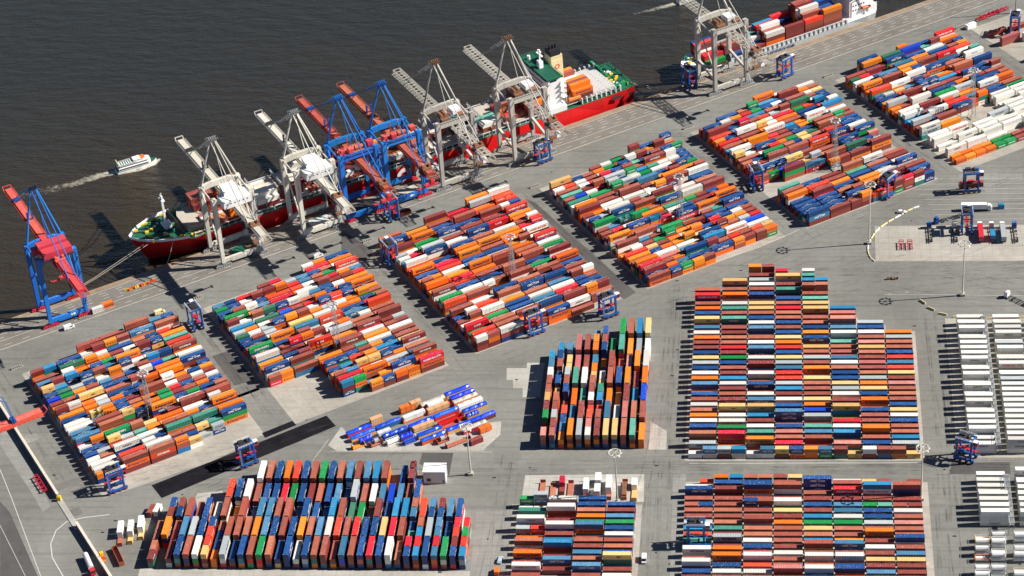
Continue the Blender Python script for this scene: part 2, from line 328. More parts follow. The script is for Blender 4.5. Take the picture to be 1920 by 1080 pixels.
PAL='mmmmmmmmmkkkkkpbbbbbbbbblllccooooooowwwwwrrrrsssgttydu'
def fill(): return rnd.choice(PAL)
class Block:
    """cells[(row,slot)] = (colour, tiers, ln); slot counts 20 ft positions; a 40 ft box sits at an even slot"""
    def __init__(s, name, origin, ang, rowdir, pitch, bay=12.8, pal=PAL): s.n=name; s.o=origin; s.a=ang; s.rd=rowdir; s.p=pitch; s.b=bay; s.c={}; s.pal=pal
    def height(s,r,k):
        x=s.c.get((r,k)) or (s.c.get((r,k-1)) if k%2 else None)
        if x and (k%2==0 or (r,k) in s.c or x[2]==4): return x[1]
        return 0
    def emit(s, frontstep=-1, skip=None):
        for (r,k),(c,t,ln) in sorted(s.c.items()):
            off=(k//2)*s.b+s.b/2+(0 if ln==4 else (-1 if k%2==0 else 1)*3.18)
            lat=r*s.p
            if s.rd=='q':  p=Q(s.o[0]+off, s.o[1]+lat)
            elif s.rd=='x': p=Vector((s.o[0]+off, s.o[1]+lat,0))
            elif s.rd=='y': p=Vector((s.o[0]+lat, s.o[1]+off,0))
            jx=rnd.uniform(-.12,.12); ja=rnd.uniform(-.003,.003)
            hn=min(s.height(r+frontstep,k),s.height(r+frontstep,k+1) if ln==4 else 9)
            for i in range(t):
                col=c if i==t-1 else rnd.choice(s.pal)
                gap=(s.p-CW)*.7
                ex=max(0,min(CH,(i+1-hn)*CH+gap)) if i+1>hn else (gap if i+1==hn else 0)
                if i+1<hn: ex=max(0,gap-(hn-i-1)*CH)
                put(p.x+jx*math.cos(s.a)+rnd.uniform(-.03,.03),p.y+jx*math.sin(s.a),.03+i*CH,s.a+ja,ln,col,s.n,r,k,i,i==t-1,ex)
# ---- rear yard, transcribed column by column (front row first); letter = colour, digit = tiers
SE=["w1l2 s2 k3 m1 b2 w2 o2 k2 w2 k2 b2 m1 l2 o2 w2 b2 s2 y2 b2 m2 m2 o2 w2 m1 l1 y2 b2 o2 m2 r3 k3",
  "s2c2 k1 r3 g3 m1 w2 w2 y3 m1 m2 k2 m2 w2 c2 m2 m2 b2 g2 m2 r2 k2 k2 m2 k2 m1 t2 m2 t2 w2 m1 o2 m2 y3",
  "w1l2 o3 m1 t2 w2 m2 c2 y3 m1 l2 w2 m1 b2 m1 w2 m1 m2 w2 m1 l2 w2 k2 m1 l2 w2 b2 k2 y2 y2 m1 b2 m2 w2 s2 m2 o3m3",
  "y2b2 r2 k2 p2 b2 m1 l3 b3 m1 w2 m2 c2 s2 r2 r2 l2 s2 y2 b2 r2 o2 y2 b2 m2 b2 k2 k2 r2 m2 b2 m1 t2 m2 y3 r3o2",
  "o2l2 m1 k2 l2 t2 m1 s2 u2 o2 y2 m2 m2 k2 y2 m1 o2 m2 s2 m1 k1 y1 b2 o2 b2 k2 m2 m1 y2 y2 t2 m2 k3.. c3k2 t3c2 w3..",
  "m2y1 p2 m1 c2 w2 r2 g1 y3 m3 m1 w2 s2 y2 b2 b2 k2 w2 l2 m1 m1 k1 t1 w2 l2 p3 o2 p2 c2",
  "w2m2 b2 k2 o3 k2 m2 m2 b2 m1 o2 b2 y2 o2 s2 k2 m2 p2 m2 k2 y2 p2 m2 w2 b2 s2",
  "k2y1 s2 c2 k2 k2 b2 w2 y2 b2 m2 k2 k2 p2 m2 y2 r2 l2 r2 b2 k2 k2 s2 o2"]
SL=["..r1 w1 b2 m1 k1b1 k1 m1 s1 c1 k1 t1 b1 w2 m1 w2 b1 m1 w1","o2c2 b2 m2 m1 k1 k1 m1 k1 t1 m1 s2 m1 o2 o2 b1 w1 m1 k1",
  "k2k2 b2 b3 m1 b2k2 m1 m1 k2 k1 k1 w1 b1 k1 w2 r1 w1 k1","m2y2 m2 k3 m1 w2 y1 m1 o1 k1 k1 m1 m1 w1 k1 m1 p2 m1 o1",
  "s1 b3 m1 m1 b1 m1 c1 g1 y1 k1 c1 k2 m1 w2 o1 w2 b1 b2","w1 m2 r2 m1 l1 l1 w1 g1 k1 m1 o1 l2 m1 w2 b1 b2 k1 m1",
  "y1m1 l1 c3 m1 g1t1 b1 b1 s1 m1 o2 m1 w1 m1 y1 m1 l1 k1 m1","..m1 r1 k3 m1 k1m1 w1 k1 p1 k1 k1 b2 m1 l1 y1 m1 m1 k1 m1"]
SM=["g2s3 w1w1 t2 w1 w3 s2r2 o1 k2 m1 o2 m1 w2 m1","w2 m1 w3 m1 o1 w3 k2 l2 c3 m1 l2 m1","b2 b2 k2 o2 g2 l3 m1 k2 m2 l2 k2 l2 m1","..  b2 m2 l2 g2 b2 w2 k2 k2 b2 y3 m1 w1"]
def parse(B, cols, step, tcap=9, k0=0):
    for ci,st in enumerate(cols):
        for j,tk in enumerate(st.split()):
            if len(tk)==2:
                if tk!='..': B.c[(k0+step*j,2*ci)]=(tk[0],min(tcap,int(tk[1])),4)
            else:
                for h in (0,1):
                    a=tk[2*h:2*h+2]
                    if a!='..': B.c[(k0+step*j,2*ci+h)]=(a[0],min(tcap,int(a[1])),2)
big=Block('big block beside white boxes',(-44.5,868.5),0,'x',3.93); parse(big,SE,1); big.emit(-1)
low=Block('block below the big one',(-45.3,848.9),0,'x',3.93); parse(low,[r_+' m1 k2' for r_ in SL],-1); low.emit(-1)
mid=Block('small block behind white car',(-117.0,834),0,'x',3.93)
parse(mid,SM,-1); mid.emit(-1)
# white refrigerated boxes with the rack walkway between
for nm,x0,y0,n,h0 in (('upper block of white boxes',76.8,872.0,25,3),('lower block of white boxes',78.4,851.0,8,3)):
    W=Block(nm,(x0,y0),0,'x',3.95,16.6,'wwwwws')
    for r_ in range(n):
        for k in range(3):
            rr=r_ if nm[0]=='u' else -r_
            t_=3 if rnd.random()<.72 else 2
            if nm[0]=='u' and r_>n-3: t_=2
            W.c[(rr,2*k)]=('w' if rnd.random()<.93 else 's',t_,4)
    W.emit(-1)
# upright columns block
UP={0:"p3 m1 g3 m3 y3 m3 m3 w3 l3 c3",1:"m3 m3 s3 m3 k3 y2 b3 b2 m3 b3 c3",2:"o2 l2 b2 r2 m1 b3 m3 s3 y2 y2 l3",3:"OO LL OO TT PP PP",4:"SS MM TT WW MM MM",
 5:"w3 p3 r3 r2 w3 m3 m3 y2 o2 l2 o3 o3 l2",6:"m3 m3 m3 r2 c3 t3 y2 w2 b1 o1 b3 m3 b3",7:"YY LL OO m1 KK MM GG",8:"YY WW YY BB m1m1 TT GG",9:"KK PP MM OO PP OO KK",10:"TT KK CC MM OO SS CC",11:"OO MM UU OO WW WW YY"}
HT={3:"3 2 2 3 2 3",4:"3 3 2 3 2 3",7:"3 3 2 3 3 2 2",8:"3 2 1 3 3 3",9:"3 3 3 3 2 2 3",10:"3 3 2 2 3 2 3",11:"2 3 3 3 3 2 3"}
cols=Block('block of upright box columns',(-109.6,873.9),R(90),'y',4.0)
for i,st in UP.items():
    k=0; hs=HT.get(i,'').split(); hi=0
    for tk in st.split():
        if tk[0].isupper():
            cols.c[(i,k)]=(tk[0].lower(),int(hs[hi]) if hi<len(hs) else 3,4); k+=2; hi+=1
        elif len(tk)==4:
            cols.c[(i,k)]=(tk[0],int(tk[1]),2); cols.c[(i,k+1)]=(tk[2],int(tk[3]),2); k+=2; hi+=1
        else: cols.c[(i,k)]=(tk[0],int(tk[1]),2); k+=1
cols.emit(1)
# speckled block at the bottom left: five bays, 35 columns
SW=[("0:m2 .. m2 b3 k3 w3 y3 o2 s3 b2 b3 k3 g3 k3 b2 b3 w2 b3 k3 m3 m2 l3 k3 b3 r3 b3 w3 k2 b3 c3 b3 l3 g3 b3 c3"),
    ("0:m2 o3 m2 l3 s3 b3 r3 b2 k3 k3 k3 o3 l3 b3 m3 b3 o3 k3 l3 w3 r3 m3 r3 b3 b3 y3 r3 m3 t2 c3 s3 l3 b2 r3 g3"),
    ("1:m3 b3 k3 m2 b3 w2 m3 o1 k3 b1 l3 l3 m3 k3 b1 b3 b2 b1 c3 k3 d2 g2 m1 m3 b2 c3 c3 l3 r3 b3 b3 l3 b3 .. .. ..".replace(' .. .. ..','')),
    ("7:r3 b3 w3 m2 b2 b2 r2 g2 b2 m2 k2 b2 l2 b1 s3 m2 w2 l2 u2 l2 k2 b3"),
    ("10:w3 k3 b3 o3 r3 b3 k3 g3 b3 k3 l3 m3 l3 c3 m3 .. b2 m3")]
spk=Block('speckled block at bottom edge',(-273.3,792.4),R(90),'y',3.98)
TW={(0,0),(0,1),(0,2),(6,0),(7,0),(7,1),(1,0),(28,0),(29,0),(31,0),(31,1),(33,0),(33,1),(34,0),(29,1),(34,1),(1,2),(2,2),(2,1),(7,3),(8,3),(6,1),(28,1),(28,2),(30,2),(31,2),(28,1)}
for bay,st in enumerate(SW):
    k0,rest=st.split(':'); i=int(k0)
    for tk in rest.split():
        if tk!='..':
            if (i,bay) in TW:
                spk.c[(i,2*bay)]=(tk[0],int(tk[1]),2); spk.c[(i,2*bay+1)]=(rnd.choice('mbrkl'),int(tk[1]),2)
            else: spk.c[(i,2*bay)]=(tk[0],int(tk[1]),4)
        i+=1
spk.emit(1)
# ---- six quay blocks; FEAT lists containers read off the photograph (roof centre in half pixels, colour, length, + = three high)
FEAT={
 1:"157,1313,k2 193,1313,b2 237,1305,w2 148,1333,b2 159,1346,b2 115,1361,b2 146,1368,b4 143,1390,m2+ 187,1379,b2 226,1350,b4+ 259,1372,d4+ 276,1342,m2 319,1327,w2 330,1279,k4+ 285,1272,m2+ 326,1250,k2 333,1264,m2 374,1235,m2 385,1250,k2 417,1220,b2 431,1233,o2 470,1220,k4+ 419,1257,m4 452,1261,m2+ 404,1279,o2+ 511,1231,l4+ 500,1263,b2 541,1246,w2 563,1257,b2 519,1279,k2 452,1298,b4 356,1335,w4 393,1342,o2 404,1355,g2 444,1342,l2 441,1324,m2 481,1309,w2 489,1324,m2 530,1290,m2+ 574,1276,b2+ 607,1231,r2 574,1198,l2 600,1205,b4 611,1181,b2 533,1198,k4 522,1213,m2 415,1376,o2+ 359,1372,b2+ 307,1394,b2+ 259,1409,c2+ 207,1427,m2+ 167,1446,y2+ 170,1424,l4 459,1350,b2+ 504,1342,w2 519,1357,m2 559,1335,c2+ 615,1320,b2+ 530,1372,w2+ 578,1368,u2 481,1387,b2 433,1401,b2 493,1405,k2+ 444,1420,b2 370,1413,w2 381,1424,l2 322,1427,b2 333,1442,k2 233,1457,d2 237,1476,g2 278,1442,s2 289,1457,o2 307,1472,b2 352,1453,b2 396,1439,b2 437,1442,k4 444,1457,b4 333,1476,y4+ 185,1476,b2 193,1490,u2 200,1505,m2 256,1490,m2 259,1509,o4 478,1468,b2 493,1479,m2 433,1487,o2 444,1498,b2 522,1446,b2 533,1461,b2 515,1431,k2 563,1416,k4+ 607,1379,o4+ 593,1457,m2 607,1479,g2+ 563,1494,o2+ 626,1435,w2 628,1389,o4+ 763,1376,o2 718,1395,w2 775,1393,m2 791,1403,w2 671,1413,k2 681,1425,o2 730,1409,b2 738,1425,k2 697,1439,b2 705,1458,g2 803,1421,b2 787,1441,b4 799,1458,k4+ 628,1429,w2+ 644,1458,r2 661,1474,b2 612,1478,g2+ 596,1462,m2 571,1409,k2 510,1433,k2 526,1448,b2 449,1454,c4 481,1468,b2 490,1482,k2 433,1482,o2 445,1496,b2 453,1511,m2 502,1494,o2 469,1527,w2 514,1511,b2 563,1490,o2 547,1478,k2 705,1478,w4 705,1490,m4+ 616,1507,o4+ 506,1535,k4+ 424,1576,k4+ 815,1486,o4+ 860,1503,l2 811,1521,k2 848,1523,o4+ 864,1535,b4+ 722,1527,w4 763,1535,b2 718,1556,b2 665,1556,k2+ 616,1572,k2+ 571,1592,o2 758,1556,t4+ 522,1608,t2 477,1629,s2 559,1613,w4 571,1633,b4 661,1592,t4+ 465,1649,w4+ 583,1649,w4+ 600,1678,k4+ 701,1645,o4+ 498,1702,m4+ 424,1739,w4",
 2:"778,1104,b2 822,1090,o2 868,1073,m2 907,1057,o2 952,1045,k2 786,1123,s2 830,1104,d2 878,1088,b2 924,1071,m2 964,1055,w2 822,1127,r4 907,1094,b4 1013,1042,w2 1046,1025,k2 993,1015,m2+ 1036,999,y2+ 1095,995,b2+ 1135,979,m2 1171,966,m2 1135,992,w2 1184,978,o2 1244,949,w4 1260,962,b4 1270,979,r4+ 1168,999,r4 1204,1005,k2 1214,1018,g2 1165,1018,b2 1264,1002,w2 1306,986,w2 1273,1015,o2 1323,1015,r2 1287,1030,m2 1234,1033,r2 1241,1045,m2 1168,1035,k2 1119,1036,l2 1128,1050,l2 1076,1050,s2 1029,1053,r2 980,1071,m2 1039,1068,o2+ 1089,1061,r2 1099,1077,r2 1142,1065,w2 1155,1079,w2 1194,1053,w4 1211,1073,b2 1254,1063,w2 1336,1048,o4+ 1376,1053,b2 1382,1073,o2+ 1409,1096,g2 1405,1116,r4+ 950,1092,m2+ 997,1081,m2+ 894,1117,r2 924,1127,w2 815,1147,l2 858,1134,b2 871,1145,b2 824,1162,g2 835,1177,b2 842,1190,b2 891,1164,k2+ 931,1145,w2+ 973,1129,b2 964,1170,k2+ 1008,1154,d2+ 1049,1140,b2+ 1095,1127,w2+ 1142,1119,k2 1184,1104,k2 1204,1121,b2+ 1250,1101,r2+ 1293,1088,b2+ 858,1210,m2+ 901,1223,c4 914,1206,w2 993,1193,d4 1069,1164,u2 1115,1150,m2 1161,1134,r2 1188,1154,o2 1264,1134,w2 1300,1117,o2 1323,1129,o2 1366,1111,b2 1326,1147,b4 1333,1167,l4 1362,1170,w2 1435,1144,m4 1442,1160,m4+ 1036,1203,b2+ 1082,1187,o2+ 1128,1167,m2+ 1234,1177,r4+ 1142,1200,y4 1145,1213,l4+ 1277,1203,r2 1293,1223,s4+ 1366,1187,k4 1369,1203,m4+ 1382,1229,w4 1448,1200,m2 1458,1216,k2 1508,1197,m2 1056,1249,o4+ 1092,1262,r2+ 1135,1246,o2+ 1178,1236,m2 1221,1259,r4+ 1313,1262,m4+ 1201,1276,y4 1208,1289,b4+ 1399,1256,o4 1412,1269,w4 1504,1216,w4 1514,1233,m4 1524,1246,m4 1537,1262,m4+ 1550,1276,y4 1577,1295,m4+ 1409,1289,o2 1458,1276,b2 891,1249,s2 907,1269,d2 921,1282,b2 940,1236,o2 954,1253,m2 967,1266,w2 934,1299,k4 973,1295,b4 990,1328,w4+ 1010,1361,o4 1029,1371,b4+ 1046,1394,b4+ 1069,1276,b4 1095,1302,m4 1109,1319,b4 1122,1338,m4+ 1135,1368,m4 1148,1394,w4+ 1082,1414,o4 1491,1302,b2 1504,1315,o2 1438,1309,b2+ 1339,1328,r2 1379,1309,m2 1353,1345,y2+ 1395,1328,y2+ 1458,1335,o2 1498,1335,s4 1224,1348,b2+ 1287,1342,b2+ 1273,1394,m2+ 1313,1375,l2+ 1241,1375,r2 1399,1368,o4+ 1448,1388,o2 1517,1355,b4+ 1577,1315,l4 1603,1342,r4+ 1343,1404,g2+ 1389,1401,o2 1461,1401,b2 1511,1381,w2+ 1557,1384,o2+ 1603,1388,r2+",
 3:"1461,860,w2 1473,871,m2 1486,882,r2 1432,884,b2 1442,896,b2 1524,836,w4+ 1546,843,m4 1549,855,o4 1558,871,o4 1590,877,o4+ 1473,902,k4 1495,915,k4 1521,921,m4+ 1511,962,w2 1517,978,c2 1555,981,w4+ 1565,953,r2 1568,962,b2 1618,906,s4+ 1602,786,m4+ 1618,814,b4 1678,776,m4 1700,786,o4 1669,843,b4 1675,855,b4+ 1732,792,r4 1741,808,k4+ 1769,742,o4+ 1801,748,s4+ 1864,739,r2+ 1870,707,w4+ 1883,758,w2 1917,748,b2 1829,780,m4+ 1920,773,r4+ 1839,808,r4 1857,817,m4 1892,773,k2 1760,833,b4 1763,849,k4 1801,855,b4+ 1706,871,m4 1719,884,m4 1606,890,m4 1643,931,b4+ 1662,962,b4 1757,928,o4+ 1738,912,k4 1826,884,o4+ 1839,899,b4 1851,912,m4 1864,921,b4 1895,855,w4 1908,871,o4 1927,877,o4 1974,799,w2+ 1961,836,r2 2005,817,r2+ 2028,843,w4+ 2040,877,r4+ 2053,893,w4 2072,906,g4 2084,918,m4+ 2075,937,s2 1965,909,o4 1977,921,k4 1996,931,k4+ 2116,937,r4 2128,953,o4+ 2147,969,b4 2160,984,m4 2172,994,m4 2012,965,b4 2031,975,g4 2046,991,k4+ 1889,937,k4+ 1902,962,w4 1927,975,k4+ 1788,953,b4 1801,965,c4 1810,975,o4+ 1587,1003,o4+ 1602,1019,b4 1612,1032,o4 1628,1047,o4+ 1684,975,r4 1694,987,r4 1697,1006,w4 1713,1022,o4 1725,1038,r4 1738,1044,r4 1826,1013,m4 1851,1025,b4 1870,1038,b4+ 1958,1006,m4+ 2084,1019,b4+ 1684,1101,g4+ 1659,1076,m4+ 1691,1120,r4+ 1757,1063,b4 1763,1076,w4 1782,1088,m4+ 1914,1076,k4+ 2002,1050,b4+ 1732,1145,m4+ 1763,1157,b2 1776,1173,m2+ 1826,1113,w4 1864,1142,w4+ 1946,1101,o4 1958,1120,b4 1980,1132,b4 1996,1151,m4+ 1876,1176,g4 1902,1186,k4+ 1788,1205,r4+ 1801,1224,w4 1820,1239,r4+ 1804,1265,w2+ 1920,1220,w4+ 1823,1299,b2 1873,1261,m2+ 1927,1246,m4+ 2040,1095,w4 2059,1098,l4 2078,1113,b4+ 2046,1186,m4+ 2113,1145,b4+ 2141,1076,r4 2157,1088,m4+ 2198,1123,w4+ 2264,1110,r2+ 2242,1082,k4 2289,1060,m2+ 2311,1107,m2 2220,1038,b4 2261,1047,c2 2226,1019,m2 2210,994,w2+ 2097,1050,l4 2135,1044,w4",
 4:"2185,586,m2+ 2143,613,b2 2107,627,m2 2154,633,c4+ 2074,652,b4+ 2049,658,r4 2202,613,b2 2243,599,b2 2279,569,m2+ 2316,552,b2+ 2349,547,b2+ 2379,533,m2+ 2418,516,g2 2432,530,b2 2399,538,b2 2471,513,m2+ 2468,533,b4 2396,558,o4 2343,577,b2 2310,591,g2 2271,602,m2 2221,622,m2 2227,638,o2 2188,649,w2 2149,661,b2 2163,674,b2 2091,680,y4+ 2124,690,r2 2082,705,w2 2118,708,m4 2135,719,t4 2254,647,r2+ 2179,688,w2 2216,677,r2 2204,663,m2 2321,605,b2+ 2360,586,w2+ 2404,572,m2+ 2441,561,m2+ 2479,549,b2+ 2510,533,k2 2516,547,o2 2532,561,w2+ 2491,572,m2 2510,586,w2 2449,588,l2 2321,633,b2+ 2371,616,t2 2399,624,k2 2443,611,t2 2485,611,w2 2521,599,k2 2560,586,b2 2577,597,g2 2421,638,g2 2507,641,o4+ 2582,611,o4 2588,627,w4+ 2493,622,w4 2299,683,g2+ 2341,666,s2+ 2382,658,w2 2413,655,b4 2432,661,l4+ 2466,677,o2+ 2502,663,m2+ 2541,647,m2+ 2624,627,m2+ 2621,647,b4 2635,661,k4 2657,669,b4 2671,683,m4+ 2349,697,m4+ 2388,702,b2 2427,688,m2 2199,697,m2 2213,716,w2 2171,722,u2 2154,744,t4 2132,741,m2 2177,758,o4+ 2168,777,w2 2210,763,w2 2204,780,m4+ 2266,730,m4 2271,747,m4 2302,752,w4 2327,763,w4+ 2329,777,b4+ 2385,722,w4 2393,738,s4 2410,747,m4+ 2471,708,w4 2491,711,m4+ 2507,730,b4+ 2566,688,w4 2588,702,w4+ 2649,708,b2 2696,691,o2 2699,711,r4 2710,722,o4+ 2618,722,m2 2588,736,g2 2549,752,t4 2504,749,l2 2627,752,m4 2649,763,o4+ 2727,736,b4+ 2741,763,b4 2660,797,b4 2577,783,b4+ 2238,808,s4 2249,822,g4+ 2199,805,m2 2427,780,g2 2382,797,g2+ 2343,811,b4 2460,788,o4 2471,799,m4 2496,808,w4+ 2463,763,k2 2360,836,w4 2310,838,l2 2260,858,m2 2277,869,m2 2321,852,r2 2327,869,o4+ 2413,852,k4+ 2341,897,m4+ 2474,872,m2 2521,858,g2+ 2571,855,o2 2616,841,o2+ 2591,866,o2+ 2657,841,b2 2671,813,r2 2696,824,r2 2718,797,b2 2760,780,w2 2799,766,k2 2738,808,o2 2777,794,o2 2816,777,m2 2829,791,r2 2788,808,s2 2671,861,b4+ 2688,872,c4+ 2766,838,w4+ 2835,811,u4 2849,824,w4 2843,847,r2 2804,861,m2 2885,830,y2 2899,841,b2+ 2763,877,r2 2682,894,m2+ 2599,908,w4 2610,916,b4+ 2393,919,w2 2443,905,m2 2454,916,y2 2493,902,m2 2532,888,o2 2468,930,b2 2513,916,o2 2552,902,o2 2393,936,r4 2410,949,o4 2427,969,o4+ 2443,977,r4+ 2460,991,m4+ 2510,933,w4 2521,949,p4 2566,955,o2 2599,941,l2 2621,952,b2 2660,936,b2 2516,972,m2 2535,986,o2 2577,969,l2 2554,999,b2+ 2596,983,b2+ 2635,963,b2+ 2674,949,o2+ 2713,919,m2+ 2754,902,o2+ 2799,886,y2+ 2838,872,b2+ 2860,858,m2 2879,891,w2 2918,877,b2 2510,1013,m2+ 2468,1052,m2",
 5:"2712,405,w4+ 2781,383,o4+ 2859,358,o4+ 2928,347,m4+ 2989,327,w4 2814,394,g2+ 2639,455,m4 2667,466,b2 2712,452,w2 2742,438,o2 2778,427,r2 2828,422,l4 2870,394,b2 2903,380,w2 2906,399,k4 2976,372,d4+ 2962,361,b2 2998,344,o2 3034,333,w2 3051,344,m2 3020,355,w2 3048,358,b4 3084,363,c2+ 2687,472,g2 2723,461,m2 2759,449,b2 2645,480,m2 2687,488,m4+ 2745,469,b2 2789,452,r2+ 2834,438,m2 2864,427,r2 2898,413,s2 2842,452,y2+ 2878,438,w2 2914,422,r4 2926,430,o4 2959,413,o4 2987,399,g2 3017,399,b4 3037,408,b4 3062,388,r2 3112,383,c4+ 3126,408,w4 3053,419,w4+ 3081,433,m2 3167,416,g2+ 2981,447,m4 2803,480,w4+ 2737,505,b2 2698,513,r4 2714,524,r4 2742,530,k4 2756,549,w4+ 2792,552,y2 2753,569,y2+ 2820,508,o4 2831,519,m4 2864,530,b4+ 2909,474,w4+ 2909,494,r2 2948,486,m2 2976,469,b2 3017,458,o2 2942,502,k4 3001,477,b4 3087,452,k4+ 3142,461,m4 3048,477,d2 3064,488,k2 3009,494,y2 3026,502,y2 2976,505,g2 3064,499,b4 2992,524,b4 3006,541,k4+ 3078,513,r4+ 3151,486,b4+ 3212,463,w4 3195,441,b2 3212,452,b2 3228,474,b4+ 3181,513,r2 3262,486,p2 3223,497,k2 3248,511,b2 3281,502,m4 3295,519,m4+ 3220,533,d4+ 3192,530,b2 3145,561,k4+ 2781,574,m4 2909,541,o2 2859,563,w2 2826,574,w2 2798,599,k2 2837,586,b2 2848,608,m4 2848,624,b2+ 2892,608,b2+ 2931,597,b2+ 2926,572,m4+ 2964,591,w2 2998,580,y2 3053,569,s2+ 2903,636,g2 2987,619,u4 2998,630,r4+ 2909,649,r4 2920,663,s4+ 3042,602,l4 3070,608,w4+ 3192,602,k4+ 3267,574,w4+ 3342,558,o4 3359,569,k4 3378,580,m4 3287,597,k4 3298,611,b4 3401,591,w4 3353,616,w4 3214,624,t4 3231,636,b4 3153,652,m4 3170,666,o4 3053,669,b4 3081,677,r4+ 2981,694,t4+ 3098,697,m4+ 3187,674,b4 3270,644,o4+ 3281,655,m4 3209,688,k4 3298,669,o4+ 3226,699,b4+ 3370,641,m4+ 3359,627,b4 3431,602,m4+ 3445,616,b4+ 3003,724,o4+ 3026,738,b4 3037,752,b4 3053,766,b4 3064,786,b4+ 3120,724,b4 3148,747,b4 3264,708,o2+ 3378,666,m2+ 3412,663,r2+ 3448,649,m2+ 3487,655,o2 3067,819,b2 3112,783,r2+ 3153,766,k2+ 3195,749,b2+ 3231,738,m2+",
 6:"3187,261,g4+ 3169,252,b2 3240,228,o4+ 3258,237,b4+ 3308,205,d4+ 3308,190,b2+ 3344,178,c2+ 3376,169,o2+ 3427,151,u4+ 3459,154,b4 3510,136,m2+ 3450,172,w4 3391,193,b4 3424,207,o4 3326,219,b4+ 3356,231,m4 3287,252,m4 3370,240,l4+ 3391,252,o4+ 3442,222,m4+ 3528,154,o4 3533,169,b4 3560,178,r4 3575,187,r4+ 3590,199,b4 3498,199,l2 3510,210,o4 3525,222,k4 3622,202,w4+ 3640,216,b4+ 3557,228,k4 3578,237,k4+ 3302,273,l4+ 3184,296,d2 3216,296,k4 3234,308,w4 3252,317,o4+ 3282,323,b2 3249,338,o2 3282,341,r4+ 3353,311,w4+ 3418,276,w4+ 3489,249,b4+ 3365,332,y2 3403,320,l2 3436,302,b2+ 3471,293,b2+ 3504,282,b2+ 3536,267,o2 3608,261,b4+ 3688,234,b2 3658,240,b2 3714,258,m4 3685,255,s4 3531,296,c4 3572,299,m4 3613,282,r4 3673,285,b2 3637,296,o2 3608,305,o2 3412,344,m4+ 3483,323,m4+ 3513,341,b4+ 3448,365,w4+ 3344,373,s4+ 3323,373,b4 3290,368,b2 3329,356,s2 3400,412,w4+ 3382,394,m2 3465,373,o2 3436,385,m2 3483,385,w4 3489,403,w4+ 3412,427,w4+ 3448,448,s4+ 3542,350,w4+ 3557,356,g4+ 3608,317,s4+ 3673,308,w4+ 3694,332,o2+ 3744,285,o4 3762,302,m4 3762,323,b2 3797,320,g4 3815,332,b4+ 3747,356,w4+ 3679,356,o4+ 3649,350,l4 3605,388,b4+ 3762,385,d4+ 3821,362,m4+ 3539,436,m4+ 3459,474,w4+ 3477,486,o4+ 3495,498,b4+ 3548,462,o4 3560,474,b4"}
QP=3.76
def qblock(name, s0, rows, pal, p20=.38, mast=True, seed=0):
    global rnd
    rr=random.Random(seed); B=Block(name,(s0,872.0),QA,'q',QP,12.95,pal)
    prev={}
    for r_,(b0,b1) in rows.items():
        for k in range(b0,b1):
            u=872+r_*QP
            if mast and abs(u-908.5)<3.2 and k==2: continue
            def tiers():
                x=rr.random(); return 1 if x<.12 else 2 if x<.8 else 3
            c_=rr.choice(pal)
            if rr.random()<.34 and (r_-1,k) in prev: c_=prev[(r_-1,k)]
            prev[(r_,k)]=c_
            if rr.random()<p20:
                B.c[(r_,2*k)]=(c_,tiers(),2); B.c[(r_,2*k+1)]=(rr.choice(pal),tiers(),2)
            else: B.c[(r_,2*k)]=(c_,tiers(),4)
    done=set()
    for tk in FEAT[seed-10].split():
        x_,y_,c=tk.split(','); t=3 if c[-1]=='+' else 2; ln=int(c[1])
        s_,u_=toQ(G(int(x_)/2,int(y_)/2,t*CH)); r_=round((u_-872)/QP); off=(s_-s0)/12.95; k=int(off) if off>=0 else -1
        if r_ not in rows or not (rows[r_][0]<=k<rows[r_][1]): continue
        ks=[2*k,2*k+1] if ln==4 else [2*k+(1 if off-k>.5 else 0)]
        for dr in (0,1,-1):
            if r_+dr in rows and all((r_+dr,q_) not in done for q_ in ks): r_+=dr; break
        else: continue
        if mast and abs(872+r_*QP-908.5)<3.2 and k==2: continue
        a_=B.c.pop((r_,2*k),None)
        if ln==4: B.c.pop((r_,2*k+1),None); B.c[(r_,2*k)]=(c[0],t,4)
        else:
            o_=2*k+1 if ks[0]==2*k else 2*k
            if ks[0]==2*k+1 and a_: B.c[(r_,2*k)]=(a_[0],a_[1],2)
            if o_==2*k+1 and (r_,o_) not in B.c and a_: B.c[(r_,o_)]=(a_[0],a_[1],2)
            B.c[(r_,ks[0])]=(c[0],t,2)
        done.update((r_,q_) for q_ in ks)
    B.emit(-1); return B
def span(a,b,x=(0,6)): return {r_:x for r_ in range(a,b)}
q1=span(2,29); q1[2]=(0,4); q1[3]=(0,5); q1[27]=(2,6); q1[28]=(3,6)
q2=span(0,29); q2.update({r_:(2,6) for r_ in range(0,8)}); q2[0]=(3,6); q2[27]=(2,6); q2[28]=(4,6)
q3=span(0,30); q3[0]=(0,5); q3[28]=(2,6); q3[29]=(4,6)
q4=span(0,29); q4[0]=(0,3);q4[27]=(2,6); q4[28]=(4,6)
q5=span(12,30); q5.update(span(0,8)); q5[11]=(1,6); q5[10]=(3,6); q5[28]=(1,6); q5[29]=(3,6)
q6=span(12,30); q6.update(span(9,12,(0,3))); q6[28]=(1,6); q6[29]=(3,6)
def mix(**parts):
    out=[]
    for k_,n_ in parts.items(): out += [k_]*n_
    return out
qblock('leftmost quay block',209.4,q1,mix(m=8,k=5,b=8,l=2,c=1,o=9,w=5,r=2,s=2,g=1,t=1,y=2),.45,seed=11)
qblock('second quay block from left',304.5,q2,mix(m=9,k=5,b=6,l=1,c=1,o=9,w=6,r=4,s=2,g=1,t=1,y=1),.5,seed=12)
qblock('third quay block from left',399.2,q3,mix(m=12,k=5,b=8,o=11,w=5,r=4,s=1,g=1),.15,seed=13)
qblock('fourth quay block from left',494.3,q4,mix(m=9,k=4,b=8,l=1,c=1,o=9,w=6,r=3,s=1,g=2,t=2,y=1),.45,seed=14)
